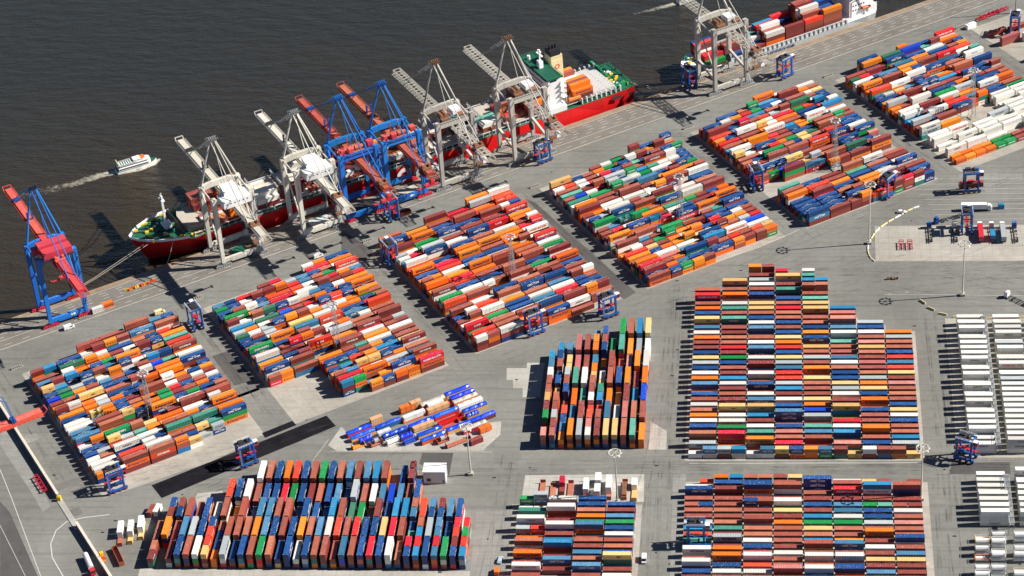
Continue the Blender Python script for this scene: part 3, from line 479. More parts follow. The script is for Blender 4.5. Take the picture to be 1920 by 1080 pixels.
qblock('fifth quay block from left',587.8,q5,mix(m=12,k=6,b=6,l=1,c=1,o=7,w=4,r=4,s=1,g=1,t=1,y=1),.3,seed=15)
qblock('sixth quay block from left',681.6,q6,mix(m=10,k=4,b=8,l=1,c=1,o=9,w=7,r=3,s=2,g=2,t=1),.25,seed=16)
B=Block('white block by sixth block',(682.3,876.5),QA,'q',3.9,12.95,'w')
for r_ in range(0,11):
    for k in range(0,9):
        if r_<2:
            if k<5: B.c[(r_,2*k)]=('oogml'[k],1,2); B.c[(r_,2*k+1)]=('oogmk'[k],1,2)
        elif r_<7 or k>=4:
            if (r_,k) in ((3,0),(5,1),(2,3),(6,2)): continue
            B.c[(r_,2*k)]=('w' if (r_*7+k)%9 else 's',2 if (r_+k)%4 else 1,4)
B.emit(-1)
# single boxes at the far right and on the apron
for s_,u_,c,ln,tt in [(776,960,'p',4,2),(789,957,'w',4,2),(802,958,'r',4,1),(776,938,'b',4,1),(789,938,'c',4,1),(776,915,'o',4,2),(789,914,'o',4,2),(776,893,'o',2,1),(802,936,'t',4,1),(776,972,'k',4,1),(789,970,'m',4,1),(802,914,'s',4,1),(815,958,'k',4,2),(815,936,'l',4,1),(789,893,'m',4,2),(815,914,'o',4,1)]:
    p=Q(s_+6,u_)
    for i in range(tt): put(p.x,p.y,.03+i*CH,QA,ln,c,'far corner beyond the sixth quay block',int(u_),int(s_),i,i==tt-1,2.6)
for px,py,c,ln in [(184,584,'w',2),(202,575,'o',2)]:
    p=G(px,py); put(p.x,p.y,.03,QA,ln,c,'quay edge by the red-boomed crane',0,px,0,True,2.6,brand='hl' if c=='o' else None)

# ---- cargo on the two ships
YS,S0,Y2,S2=1043.6,291.0,1038.6,617.0
CG=[(333.5,"k1 o1 w1 m1 .. .. m2 m3 m3 m3"),(348.5,"..  o2 .. .. .. .. w3 m2 o4 k4"),(363.0,"w2 w3 w3 m1 .. .. .. .. w1 .."),
    (377.5,".. m2 m2 .. .. .. .. .. .. .."),(392.0,"m1 .. k1 .. m1 .. .. .. .. w2"),(406.5,".. w1 .. .. .. b1 .. .. .. m2"),
    (421,".. .. w1 .. .. .. .. .. m2 .."),(435.6,".. w1 o1 .. .. .. w1 o2 .. .."),(450,"o1 .. .. k1 o2 w2 .. .. .. .."),
    (465,".. .. .. .. k1 w1 .. .. .. .."),(479.5,"m1 s2 .. t3 t3 c3 m3 k4 o4 w4"),(494,"w2 w2 m1 .. t1 .. .. .. .. .."),
    (508.6,".. k1 r1 .. o1 m2 .. m1 .. .."),(521.6,"o3 k3 m4 m3 m2 r2 m3 m2 b3 m3"),(549.5,"o2 o3 k3 o3 .. .. .. w1 k2 o2")]
FG=[(22,"g1 r2 r2 w2 m3 r3 b3"),(35,"b1 m3 m3 k2 b1 m1 .."),(48,"m1 b1 w2 m1 t2 s1 m1"),(61,"w3 m3 w4 w2 r3 c3 k2"),(74,"m3 t1 k1 .. m1 b2 r3"),
    (87,"r3 m4 w5 w4 m5 m5 m4"),(99.5,"o4 r2 b3 b3 b4 b4 b4")]
for nm,lst,s_off,u0,z0 in (('red ship',CG,0,YS-12.4,9.85),('feeder ship',FG,S2-5,Y2-7.8,3.15)):
    for bi,(s_,st_) in enumerate(lst):
        hs=[int(t_[1]) if t_!='..' else 0 for t_ in st_.split()]
        for j,tk in enumerate(st_.split()):
            if tk=='..': continue
            for i in range(int(tk[1])):
                top=i==int(tk[1])-1; c=tk[0] if top else rnd.choice('mkmo'+tk[0]*3)
                p=Q(s_+s_off,u0+j*2.52,(10.65 if s_==549.5 else z0)+i*(CH+.01)); hn=hs[j-1] if j else 0
                put(p.x,p.y,p.z,QA,4,c,nm,j,bi*2,i,top,CH if i>=hn else 0,brand='hl' if (s_==549.5 and j==0) else None)

# ------------------------------------------------------------------ containers: objects
CW1={'m':'maroon','k':'brown','p':'pink','r':'red','o':'orange','y':'tan','b':'navy','l':'greyish-blue','c':'cyan','u':'blue','w':'white','s':'grey','g':'green','t':'turquoise','d':'dark-green'}
ORD=['first','second','third','fourth','fifth','sixth','seventh','eighth','ninth','tenth','eleventh','twelfth','thirteenth','fourteenth','fifteenth','sixteenth','seventeenth','eighteenth','nineteenth','twentieth']
TENS={20:'twenty',30:'thirty'}
def ordn(n):
    if n<1: n=1
    if n<=20: return ORD[n-1]
    return (TENS[n//10*10]+'-'+ORD[n%10-1]) if n%10 else 'thirtieth'
def project(p):
    d=p-Vector((0,0,CAMH)); z=d.dot(cf); return 960+FPX*d.dot(cr)/z, 540-FPX*d.dot(cu)/z, z
ntier={}
for c in CONT:
    k=(c['block'],c['row'],c['pos']); ntier[k]=max(ntier.get(k,0),c['tier']+1)
for i,c in enumerate(CONT):
    x,y,z=project(Vector((c['x'],c['y'],c['z']+CH)))
    c['px']=(x,y); f=FPX/z; L_=LN[c['ln']]; up=abs(math.sin(c['ang']))>.9
    roof=L_*CW*.57 if c['top'] else 0
    c['score']=((roof+(CW if up else L_)*min(c['vis'],CH)*.82)*f*f if (15<x<1905 and 5<y<1075) else 0)
sel=sorted(range(len(CONT)),key=lambda i:-CONT[i]['score'])[:296]
for c in CONT:
    if c['block'] and ('far corner' in c['block'] or 'quay edge' in c['block']) and 5<c['px'][0]<1915: c['keep']=True
selset=set(sel); 
for i,c in enumerate(CONT):
    if c.get('keep'): selset.add(i)
def label(c):
    nt=ntier[(c['block'],c['row'],c['pos'])]
    pos='topmost' if c['top'] else ('lowest' if c['tier']==0 else 'middle' if nt==3 else 'upper')
    sz='long' if c['ln']==4 else 'short'; b=c['block']; colr=CW1[c['c']]; r_,k=c['row'],c['pos']
    if 'quay edge' in b: return f'{colr} short container standing alone on the quay beside the red-boomed blue crane'
    if 'far corner' in b: return None
    if b.endswith('ship'): return f"{pos if pos!='upper' else 'second'} {colr} container, {ordn(r_+1)} stack from quay, {ordn(k//2+1)} bay from bow, on {'long red' if b[0]=='r' else 'grey feeder'} ship"
    if 'column' in b or 'speckled' in b:
        return f"{pos} {sz} {colr} container, {ordn(r_+1)} column from left, {ordn(k//2+1) if sz=='long' else ordn(k+1)} from front, {b}"
    back = b.startswith('block below') or b.startswith('lower block') or b.startswith('small block')
    rr_=-r_+1 if back else r_+1
    if sz=='long': return f"{pos} {sz} {colr} container, {ordn(rr_)} row from {'back' if back else 'front'}, {ordn(k//2+1)} from left, {b}"
    return f"{pos} {sz} {colr} container, {ordn(rr_)} row, {'right' if k%2 else 'left'} half of {ordn(k//2+1)} bay, {b}"
_me={}; used={}; farn=0
for i in sorted(selset):
    c=CONT[i]
    key=(c['ln'],c['brand'],c['c'],c['top'])
    if key not in _me:
        tm=template(c['ln'],c['brand'],True,c['top']); o=tm.build('container',TM(c['c'])); _me[key]=o.data
    else:
        o=bpy.data.objects.new('container',_me[key]); COL.objects.link(o)
    o.location=(c['x'],c['y'],c['z']); o.rotation_euler[2]=c['ang']
    lb=label(c)
    if lb is None:
        lb=f"{'top' if c['top'] else 'bottom'} {CW1[c['c']]} {'long' if c['ln']==4 else 'short'} container at s {c['pos']}"
        near=['beside the red spreader frames','beyond the last lane at the far right corner'][c['row']<950]
        stage={960:'first lane',957:'behind the pink one',958:'third along',938:'second lane',936:'second lane end',915:'third lane',914:'inner third lane',893:'nearest lane',972:'lane nearest the quay',970:'lane nearest the quay'}.get(c['row'],'')
        lb=f"{'top' if c['top'] else 'bottom'} {CW1[c['c']]} container, far right corner, {stage}, {'outer' if c['pos']<780 else 'inner' if c['pos']<795 else 'last'} one"
    used[lb]=used.get(lb,0)+1
    tag(o,lb,'container','containers in the '+c['block'] if 'block' in c['block'] else 'containers on the '+c['block'] if c['block'].endswith('ship') else 'loose containers')
# all the others: one mass
V=[];F=[];MI=[];RN=[]
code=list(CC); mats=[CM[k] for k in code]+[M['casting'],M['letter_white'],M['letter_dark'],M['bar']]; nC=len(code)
for i,c in enumerate(CONT):
    if i in selset: continue
    if not (-260<c['px'][0]<2180 and -160<c['px'][1]<1300): continue
    cast=c['top'] and c['px'][1]>400
    tm=template(c['ln'],c['brand'],False,cast)
    ca,sa=math.cos(c['ang']),math.sin(c['ang']); b0=len(V); r_=rnd.random()
    X,Y,Z=c['x'],c['y'],c['z']
    V.extend([(X+v[0]*ca-v[1]*sa, Y+v[0]*sa+v[1]*ca, Z+v[2]) for v in tm.v])
    mm={0:code.index(c['c']),1:nC,2:nC+1,3:nC+2,4:nC+3,5:code.index('r'),6:code.index('c')}
    for f,m in zip(tm.f,tm.m): F.append(tuple(a+b0 for a in f)); MI.append(mm[m]); RN.append(r_)
me=bpy.data.meshes.new('containers'); me.from_pydata(V,[],F)
for mt in mats: me.materials.append(mt)
me.polygons.foreach_set('material_index',MI)
at_=me.attributes.new('rnd','FLOAT','FACE'); at_.data.foreach_set('value',RN)
o=bpy.data.objects.new('containers',me); COL.objects.link(o)
tag(o,'mass of stacked shipping containers of many colours filling the blocks of the yard','containers',kind='stuff')
print('containers',len(CONT),'individual',len(selset),'verts',len(V),'dup labels',sum(1 for v in used.values() if v>1))

# ------------------------------------------------------------------ ground markings and patches
sheet('concrete_pads',[[(-46,865.6),(59.5,865.6),(59.5,962),(46,963),(46,967),(33,968),(33,973),(20,974),(20,988),(6,990),(6,1000),(-19,1000),(-19,993),(-32,992),(-32,988),(-46,986)],[(74,868),(118,868),(118,972),(74,972)],[(-47,851),(60,851),(60,772),(-47,772)],[(-120.5,835.5),(-63.5,835.5),(-63.5,776),(-120.5,776)],
  [P((1640,424))[0][:2],P((1930,421))[0][:2],P((1930,489))[0][:2],P((1642,490))[0][:2]]],conc,.004)
sheet('pale_concrete',[[v[:2] for v in P((950,690),(988,690),(988,680),(1022,680),(1012,745),(980,745),(980,728),(962,728),(962,712),(950,712))],
  [v[:2] for v in P((1220,790),(1250,808),(1250,843),(1216,843))], [v[:2] for v in P((615,835),(640,800),(660,820),(940,790),(938,815),(905,845),(632,846))],
  [v[:2] for v in P((985,891),(1208,889),(1207,941),(977,941))], [v[:2] for v in P((262,1066),(885,1071),(880,1100),(255,1100))],
  [v[:2] for v in P((370,925),(417,920),(430,950),(355,960))]],concbare,.004)
sheet('quay_side_concrete',[qpoly([(774,985),(774,880),(830,880),(830,985)]),

   qpoly([(208,978),(288,978),(288,870),(262,865),(208,868)]),qpoly([(303,979),(383,979),(383,869),(303,869)]),qpoly([(398,980),(478.5,980),(478.5,870),(398,870)]),qpoly([(493,979),(573.5,979),(573.5,870),(493,870)]),qpoly([(586.5,981),(667,981),(667,870),(586.5,870)]),qpoly([(680.3,982),(761,982),(761,869),(680.3,869)])],concQ,.008)
sheet('dark_asphalt',[[v[:2] for v in P((397,668),(427,658),(478,712),(440,723))],[v[:2] for v in P((792,849),(850,849),(842,892),(786,870))],
   [v[:2] for v in P((855,380),(990,372),(1185,552),(1168,562))][:0] or [v[:2] for v in P((984,372),(1004,380),(1192,548),(1170,562))],[v[:2] for v in P((1785,867),(1893,867),(1895,889),(1780,889))],
   [v[:2] for v in P((640,430),(700,470),(690,492),(640,480))],[v[:2] for v in P((1220,640),(1300,640),(1296,700),(1222,700))][:0] or [v[:2] for v in P((0,940),(18,960),(75,1090),(0,1090))]],patch,.012)
sheet('light_asphalt',[[v[:2] for v in P((1256,1085),(1262,890),(1286,890),(1275,1085))],[v[:2] for v in P((893,960),(960,957),(950,1085),(880,1085))],[v[:2] for v in P((0,800),(18,800),(95,950),(80,960),(60,925),(0,835))]],patchL,.012)
sheet('black_tarmac',[[v[:2] for v in P((284,910),(612,779),(630,799),(303,934))],[v[:2] for v in P((491,812),(548,789),(556,797),(497,821))]],tar,.016)
# painted lines
mk=MB()
def line(pts,wd=.25,z=.02):
    for a,b in zip(pts,pts[1:]):
        d=(b-a).normalized(); n=Vector((-d.y,d.x,0))*wd/2
        mk.add([(a+n)[:2]+(z,),(a-n)[:2]+(z,),(b-n)[:2]+(z,),(b+n)[:2]+(z,)],[(0,1,2,3)])
def qline(u,s0,s1,wd=.25): line([Q(s0,u),Q(s1,u)],wd)
qline(1002.7,180,1300,.3); qline(1009.7,180,1300,.22); qline(1021.6,180,1300,.2)
for u in (1012.2,1014.8,1017.4,1019.6,1005.5):
    s_=180+rnd.random()*4
    while s_<860: qline(u,s_,s_+3.6,.22); s_+=9.0
line([G(1292,869),G(1727,867.5)],.35); line([G(1200,536),G(1420,465),G(1500,430)],.25)
line([G(1660,552.5),G(1806,552.8),G(1930,555)],.2)
line([G(0,880),G(22,935),G(78,1085)],.3); line([G(0,985),G(50,1085)],.2)
mk.f=[f if True else f for f in mk.f]
for a,b in (((586,864),(616,824)),((620,846),(922,847.5)),((560,870),(561,869))): line([G(*a),G(*b)],.18)
arc=[G(x,y) for x,y in ((205,965),(160,970),(125,978),(105,995),(95,1020),(98,1045),(115,1075),(130,1100))]; line(arc,.45)
for i in range(9):
    y=308+i*9.5; line([G(1700+i*8,y+28),G(1930,y+26)],.15)
tag(mk.build('road_markings',linem),kind='structure')
# tyre marks: broken dark rubber films
tm_=bpy.data.materials.new('tyre_rubber'); tm_.use_nodes=True; t=tm_.node_tree; L=t.links.new; bs=t.nodes["Principled BSDF"]; bs.inputs["Base Color"].default_value=(.06,.058,.055,1); bs.inputs["Roughness"].default_value=.9
geo=N(t,"ShaderNodeNewGeometry"); n=N(t,"ShaderNodeTexNoise"); n.inputs["Scale"].default_value=.12; n.inputs["Detail"].default_value=5; L(geo.outputs["Position"],n.inputs["Vector"])
mr=N(t,"ShaderNodeMapRange"); L(n.outputs[0],mr.inputs[0]); mr.inputs[1].default_value=.42; mr.inputs[2].default_value=.75; mr.inputs[4].default_value=.30; L(mr.outputs[0],bs.inputs["Alpha"])
tk_=MB(); rr=random.Random(4)
def track(p,a,curv,ln_,wd=.55,gauge=4.6):
    pts=[p]; d=a
    for i in range(int(ln_/3)): pts.append(pts[-1]+Vector((math.cos(d),math.sin(d),0))*3); d+=curv*3
    for sgn in (-1,1):
        for q0,q1 in zip(pts,pts[1:]):
            e=(q1-q0).normalized(); nn=Vector((-e.y,e.x,0)); c0=q0+nn*sgn*gauge/2; c1=q1+nn*sgn*gauge/2; h_=nn*wd/2
            tk_.add([(c0+h_)[:2]+(.028,),(c0-h_)[:2]+(.028,),(c1-h_)[:2]+(.028,),(c1+h_)[:2]+(.028,)],[(3,2,1,0)])
for s_ in (196,294,297,389,392,484,487,579,582,671,674,768):
    for j in range(3): track(Q(s_+rr.uniform(-2.5,2.5),985),QA-R(90),rr.uniform(-.0006,.0006),rr.uniform(70,130))
for i in range(34):
    s_=rr.uniform(200,760); track(Q(s_,rr.uniform(852,866) if i%2 else rr.uniform(984,1000)),QA+rr.uniform(-.08,.08),rr.uniform(-.002,.002),rr.uniform(40,120))
for x0,y0 in ((-52,1000),(-56,990),(66,980),(70,960),(-125,870),(-58,850),(66,850)):
    for j in range(3): track(Vector((x0+rr.uniform(-3,3),y0,0)),R(-90),rr.uniform(-.0008,.0008),rr.uniform(80,180))
for i in range(22): track(Vector((rr.uniform(-260,60),rr.uniform(855,863),0)),rr.uniform(-.03,.03),rr.uniform(-.001,.001),rr.uniform(50,140))
for i in range(26): track(G(rr.uniform(1240,1900),rr.uniform(500,560)),rr.uniform(-.4,.5),rr.uniform(-.012,.012),rr.uniform(30,110))
for i in range(16): track(G(rr.uniform(60,560),rr.uniform(870,960)),rr.uniform(.1,.8),rr.uniform(-.012,.012),rr.uniform(30,90))
tag(tk_.build('tyre_marks',tm_),kind='structure')
# asphalt repairs of slightly different age
for nm,mt in (('asphalt_repairs',patchL),('old_asphalt_repairs',ground_mat('asphalt_old',(.15,.147,.135),(.18,.177,.165),None,.08,ang=.3))):
    m_=MB(); rr=random.Random(len(nm))
    for i in range(46):
        p=G(rr.uniform(20,1900),rr.uniform(320,1075)); s_,u_=toQ(p)
        if u_>998: continue
        a=QA if (u_>862 and s_<770) else 0.0; lx,ly=rr.uniform(4,26),rr.uniform(3,9)
        if any((abs(x0-p.x)<sx and abs(y0-p.y)<sy) for x0,y0,sx,sy in ((7,925,72,82),(7,810,72,40),(-90,815,40,32),(-205,820,90,42),(-86,918,40,60),(95,910,35,75),(95,1035,60,22),(-240,870,60,30))): continue
        if u_>862 and any(a0-3<s_<a0+82 for a0 in (207,302,397,492,586,680,774)): continue
        ca,sa=math.cos(a),math.sin(a)
        m_.poly([(p.x+x*ca-y*sa,p.y+x*sa+y*ca) for x,y in ((-lx/2,-ly/2),(lx/2,-ly/2),(lx/2,ly/2),(-lx/2,ly/2))],.0045+.0012*(i%3)+.0006*(nm[0]=='o')+i*.00002)
    tag(m_.build(nm,mt),kind='structure')
# tyre tracks and drain covers
td=MB()
for i in range(90):
    x,y=rnd.uniform(0,1920),rnd.uniform(300,1080); p=G(x,y); s_,u_=toQ(p)
    if u_>1000: continue
    td.box((p.x,p.y,.02),(rnd.choice([.8,1.2,1.6]),.9,.01))
tag(td.build('drain_covers',M['dark']),kind='structure')
for px,py,s_ in ((790,0,0),):
    pass
frame=MB()
for px,py in ((1290,500),(1700,548),(1725,553),(1650,545),(1668,552)): frame.box((*G(px,py)[:2],.024),(1.8,1.8,.008)); 
tag(frame.build('manhole_surrounds',patchL),kind='structure')

# ------------------------------------------------------------------ ship-to-shore cranes (local x along quay, y towards water, origin on the landside rail)
def wheel_trucks(root, mat, y, hw):
    for x0 in (-hw,hw):
        b=MB()
        for i in range(-3,4):
            x=x0+i*1.25
            b.box((x,y,.75),(.95,.9,.7)); 
            for sy in (-.42,.42): b.cyl((x,y+sy-.12,.42),(x,y+sy+.12,.42),.42,n=8)
        b.box((x0-1.9,y,1.35),(3.4,.7,.6)); b.box((x0+1.9,y,1.35),(3.4,.7,.6)); b.box((x0,y,1.95),(4.6,.8,.7))
        b.build('wheel_trucks',mat,root)
def rails(b,p,q,h=1.1,n=8,t=.1):
    p=Vector(p);q=Vector(q); up=Vector((0,0,h))
    b.beam(p+up,q+up,t); b.beam(p+up*.5,q+up*.5,t*.8)
    for i in range(n+1): a=p.lerp(q,i/n); b.beam(a,a+up,t)
def sts(s, u, kind, lab, hw=10.0, tip=69, back=-38, zg=34.5, apex=63, trolley=-22, cab=None):
    """kind: 'box' white, 'lat' grey lattice, 'blue' blue with red boom, 'bluehouse' """
    blue=kind in('blue','bluehouse')
    fm=M['crane_blue'] if blue else (M['crane_white'] if kind=='box' else M['crane_grey'])
    bm=M['crane_red'] if kind=='bluehouse' else M['crane_rust'] if kind=='blue' else (M['crane_white'] if kind=='box' else M['crane_grey'])
    wm_=M['sc_red'] if blue else M['grey']
    root=empty('container_crane',Q(s,u),QA,lab,'crane','ship to shore cranes along the quay')
    W=17.0; zt=39.0
    for x in (-hw,hw):
        for y in (0,W):
            b=MB(); top=zt+(1.2 if y==0 else 0)
            vs=[]
            for z,a,bb in ((2.4,.95,1.05),(22,1.1,1.3),(top,1.3,1.5)):
                for sx,sy in ((-1,-1),(1,-1),(1,1),(-1,1)): vs.append((x+sx*a*.95,y+sy*bb*.9,z))
            fs=[(3,2,1,0),(8,9,10,11)]
            for k in (0,4): fs += [(k+i,k+(i+1)%4,k+4+(i+1)%4,k+4+i) for i in range(4)]
            b.add(vs,fs); b.build('leg',fm,root)
    for y in (0,W):
        b=MB(); 
        b.prism([(-hw,-.75),(hw,-.75),(hw,.75),(-hw,.75)],2.6,4.6) ; b.v=[(v[0],v[1]+y,v[2]) for v in b.v]
        b.box((0,y,2.3),(hw*1.1,1.3,.9)); b.build('sill_beam',fm,root)
        wheel_trucks(root,wm_,y,hw)
    # portal beams
    b=MB()
    for a0,a1,za,zb in ((-hw,-hw*.45,zt-1.3,zt-.6),(-hw*.45,hw*.45,zt-.6,zt-.6),(hw*.45,hw,zt-.6,zt-1.3)):
        b.beam((a0,W,za),(a1,W,zb),1.7,2.9)
    b.build('portal_beam',fm,root)
    b=MB(); b.beam((-hw,0,zt-.9),(hw,0,zt-.9),1.7,2.6); b.build('portal_beam',fm,root)
    # side tubes and braces
    b=MB()
    for x in (-hw,hw):
        b.cyl((x,0,zt-2),(x,W,zt-.5),.45,n=8)
        b.cyl((x,.5,8 if kind!='lat' else 14),(x,W-.3,zt-2.5),.42,n=8)
        if kind=='lat':
            b.beam((x,W,13.5),(x,0,9.5),1.2,1.6)
    b.build('brace',fm,root)
    # apex frame
    ax=(0,W+1,apex)
    b=MB()
    for x in (-1,1):
        b.cyl((x*hw*.94,W,zt+.5),(x*1.3,W+1,apex),.62,.5,n=8)
    b.box((0,W+1,apex-.2),(4.4,1.8,1.0)); b.build('apex_frame',fm,root)
    b=MB()
    for x in (-1.6,-.5,.6,1.7):
        b.cyl((x-.2,W+1.2,apex+1.0),(x+.2,W+1.2,apex+1.0),.9,n=8); b.box((x,W+.4,apex+.8),(.25,2.6,1.2))
    rails(b,(-3,W-.4,apex+.3),(3,W-.4,apex+.3),n=4); rails(b,(-3,W+2.4,apex+.3),(3,W+2.4,apex+.3),n=4)
    b.build('sheave_platform',M['dark'] if kind=='bluehouse' else (fm if kind=='blue' else M['rust'] if kind=='lat' else M['grey']),root)
    b=MB()
    for x in (-1,1):
        b.cyl((x*1.0,W+.8,apex),(x*2.0,-24,zg+1.6),.28,n=6)
        if x>0: b.cyl((0,W+.6,apex),(0,6,zg+1.6),.2,n=6)
    b.build('back_stay',fm,root)
    b=MB()
    for x in (-1,1):
        pts=[Vector((x*1.2,W+1.6,apex+.5)),Vector((x*2.0,W+20,apex-14.5 if not blue else apex-12.5)),Vector((x*2.1,tip-13,zg+2.0))]
        for a,c in zip(pts,pts[1:]): b.beam(a,c,.22,.34)
        for i in range(7):
            a=pts[0].lerp(pts[1],i/7); b.box(a,(.5,.9,.5))
    b.build('fore_stay',M['sc_blue'] if blue else M['grey'],root)
    # boom and back girder
    ys=W+4
    if kind=='lat':
        b=MB(); 
        for x in (-1.9,1.9): b.lattice((x,ys,zg),(x,tip,zg),.6,2.1,16,.13)
        for i in range(17): y=ys+(tip-ys)*i/16; b.beam((-2.2,y,zg),(2.2,y,zg),.2,.2); b.beam((-2.2,y,zg+2.1),(2.2,y,zg+2.1),.3,.3)
        b.box((-2.9,(ys+tip)/2,zg),(.6,tip-ys,.1)); b.build('boom',bm,root)
        b=MB()
        for x in (-1.9,1.9): b.lattice((x,back,zg),(x,ys,zg),.6,2.1,16,.13)
        for i in range(17): y=back+(ys-back)*i/16; b.beam((-2.2,y,zg),(2.2,y,zg),.2,.2); b.beam((-2.2,y,zg+2.1),(2.2,y,zg+2.1),.3,.3)
        b.build('back_girder',bm,root)
    else:
        wd=2.15
        for nm,y0,y1 in (('boom',ys,tip),('back_girder',back,ys)):
            b=MB(); b.box((0,(y0+y1)/2,zg+1.0),(wd*2-.8,y1-y0,1.9)); 
            for x in (-1,1):
                b.box((x*wd,(y0+y1)/2,zg+.35),(.5,y1-y0,.55)); rails(b,(x*(wd+.35),y0,zg+.7),(x*(wd+.35),y1,zg+.7),n=14,t=.13)
                b.box((x*(wd-.55),(y0+y1)/2,zg+2.02),(.14,y1-y0,.14))
            n=int((y1-y0)/4.5)
            for i in range(n): b.box((0,y0+(i+.5)*(y1-y0)/n,zg+1.98),(wd*2-1.2,.14,.1))
            b.build(nm,bm,root)
        b=MB()
        for y in (tip-14,tip-12.6): b.box((0,y,zg+2.5),(wd*1.8,.7,1.4))
        for x in (-1.2,1.2): b.box((x,tip-34,zg+4.2),(.7,1.0,4.5))
        b.build('stay_bracket',M['dark'] if not blue else M['sc_blue'],root)
        b=MB()
        for x in (-2.1,2.1): b.beam((x,tip,zg+.5),(x,tip+2.2,zg+2.4),.3)
        b.beam((-2.1,tip+2.2,zg+2.4),(2.1,tip+2.2,zg+2.4),.35); b.beam((-2.1,tip,zg+.3),(2.1,tip,zg+.3),.5); b.build('end_stop',bm,root)
    b=MB(); 
    for x in (-2.4,2.4): rails(b,(x,back-4.5,zg+.4),(x,back,zg+.4),n=5,t=.2)
    for i in range(5): b.beam((-2.4,back-4.5+i,zg+.4),(2.4,back-4.5+i,zg+.4),.2)
    b.build('end_platform',bm,root)
    # machinery house
    if kind=='box':
        b=MB(); b.box((0,-2.5,zg+4.2),(14.5,8.5,4.0)); b.build('machinery_house',M['house_white'],root)
        h=root.children[-1] if False else None
        b=MB(); b.prism([(-4.6,-1.5),(4.6,-1.5),(3.6,6.8),(-3.6,6.8)],zg+6.2,zg+8.6); b.box((0,6.9,zg+7.2),(5.5,.2,1.6),1); b.build('winch_house',[M['house_white'],M['glass']],root)
        for i in range(6):
            b=MB(); b.box((-5.6+i*2.2,-6.8,zg+4.6),(.7,.12,.5)); b.build('vent',M['dark'],root)
    elif kind=='bluehouse':
        b=MB(); b.box((.5,-1.2,zg+4.0),(14.5,5.2,3.8)); b.box((0,4.0,zg+5.0),(14.5,5.0,4.6)); b.build('machinery_house',M['crane_red'],root)
        b=MB(); b.box((-8.3,6.0,zg+3.2),(2.8,3.4,3.2)); b.build('switch_house',M['crane_red'],root)
        b=MB(); rails(b,(-7,-4.4,zg+2.1),(8,-4.4,zg+2.1),n=10,t=.14); b.box((.5,-4.2,zg+2.0),(16,1.2,.15)); b.build('walkway',M['dark'],root)
    elif kind=='blue':
        for x,y,a in ((-8.0,2.5,2.6),(-3.4,1.8,2.4),(8.0,3.2,3.0)):
            b=MB(); b.box((x,y,zt+1.8),(a,3.2,2.6)); b.build('switch_house',M['crane_red'],root)
        b=MB()
        for x in (-2.5,0,2.6): b.cyl((x,4,zt+.6),(x+1.8,4,zt+.6),1.3,n=12)
        b.box((0,5.5,zt-.6),(9,7,.5)); b.beam((-1.5,9,zt-1),(-1.5,9,zt+5),.5); b.beam((3,9,zt-1),(3,9,zt+5),.5); b.build('winch_deck',M['crane_rust'],root)
        b=MB(); rails(b,(-hw,-1.2,zt+.6),(hw,-1.2,zt+.6),n=12,t=.14); b.box((0,-1.1,zt+.35),(2*hw,.7,.15)); b.build('walkway',M['sc_blue'],root)
    else:
        b=MB(); b.box((3.6,6.5,zt+1.6),(5.0,6.0,3.0)); b.build('machinery_house',M['house_white'],root)
        b=MB(); b.box((-3.8,5.5,zt+.6),(5.0,8,1.0)); 
        for x in (-5.4,-3.2): b.cyl((x,3,zt+1.9),(x,7.5,zt+1.9),1.1,n=10)
        b.cyl((3,1.8,zt+1.4),(7,1.8,zt+1.4),1.2,n=12); b.build('winch_deck',M['rust'],root)
        b=MB(); rails(b,(-hw,-1.2,zt+.6),(hw,-1.2,zt+.6),n=12,t=.14); b.build('walkway',M['dark'],root)
    # trolley, driver cab, spreader
    ty=trolley
    b=MB(); b.box((0,ty,zg-.6),(6.4,6.0,.9)); b.box((0,ty,zg+2.5 if kind!='lat' else zg+2.6),(5.0,4.0,.6)); 
    for x in (-1.8,1.8): b.cyl((x,ty-1,zg+3.1),(x,ty+1,zg+3.1),.8,n=8)
    b.build('trolley',M['rust'] if kind!='bluehouse' else M['crane_red'],root)
    b=MB(); b.box((0,ty-5.2,zg-3.4),(2.3,2.8,2.5)); cb=b.build('driver_cab',M['white'] if not blue else M['sc_red'],root)
    b=MB(); b.box((0,ty-3.76,zg-3.4),(1.9,.1,1.8)); b.box((0,ty-5.2,zg-4.67),(1.6,2.2,.06)); b.build('cab_window',M['glass'],cb)
    zs=zg-9
    b=MB(); b.box((0,ty,zs),(11.8,.5,.6)); b.box((0,ty,zs+.9),(4.0,2.0,1.1))
    for x in (-5.9,5.9): b.box((x,ty,zs),(.5,2.4,.5))
    b.build('spreader',M['rust'] if not blue else M['crane_red'],root)
    b=MB()
    for x in (-1.6,1.6):
        for y in (-.9,.9): b.beam((x,ty+y,zs+1.4),(x,ty+y,zg-.8),.12)
    b.build('hoist_rope',M['dark'],root)
    # stair tower on a landside leg
    b=MB(); n=8
    for i in range(n):
        z0=4+i*4.2; z1=z0+4.2; y0,y1=(-1.8,-4.2) if i%2 else (-4.2,-1.8)
        b.beam((hw,y0,z0),(hw,y1,z1),.8,.12); b.box((hw,y1,z1),(1.0,1.2,.12))
    for y in (-1.5,-4.5): b.beam((hw+.5,y,3),(hw+.5,y,38),.12)
    b.build('stairs',M['grey'] if not blue else M['sc_blue'],root)
    # number plate boards on the sill beam
    b=MB(); b.box((2.5,-.78,3.6),(2.2,.05,1.1)); b.build('number_board',M['white'],root)
    # hanging cable drum
    b=MB(); b.cyl((hw-1.5,W-1.2,9),(hw-.9,W-1.2,9),2.3,n=16); b.build('cable_reel',M['dark'],root)
    return root
U0=1007.0
sts(243.0,U0,'bluehouse','blue crane with bright red boom and red machinery house at the left quay end',hw=9.2,zg=38,apex=68,tip=70,back=-36,trolley=-6)
sts(336.2,U0,'box','white box-boom crane standing over the bow of the red ship',apex=62,tip=69,back=-38,trolley=-27)
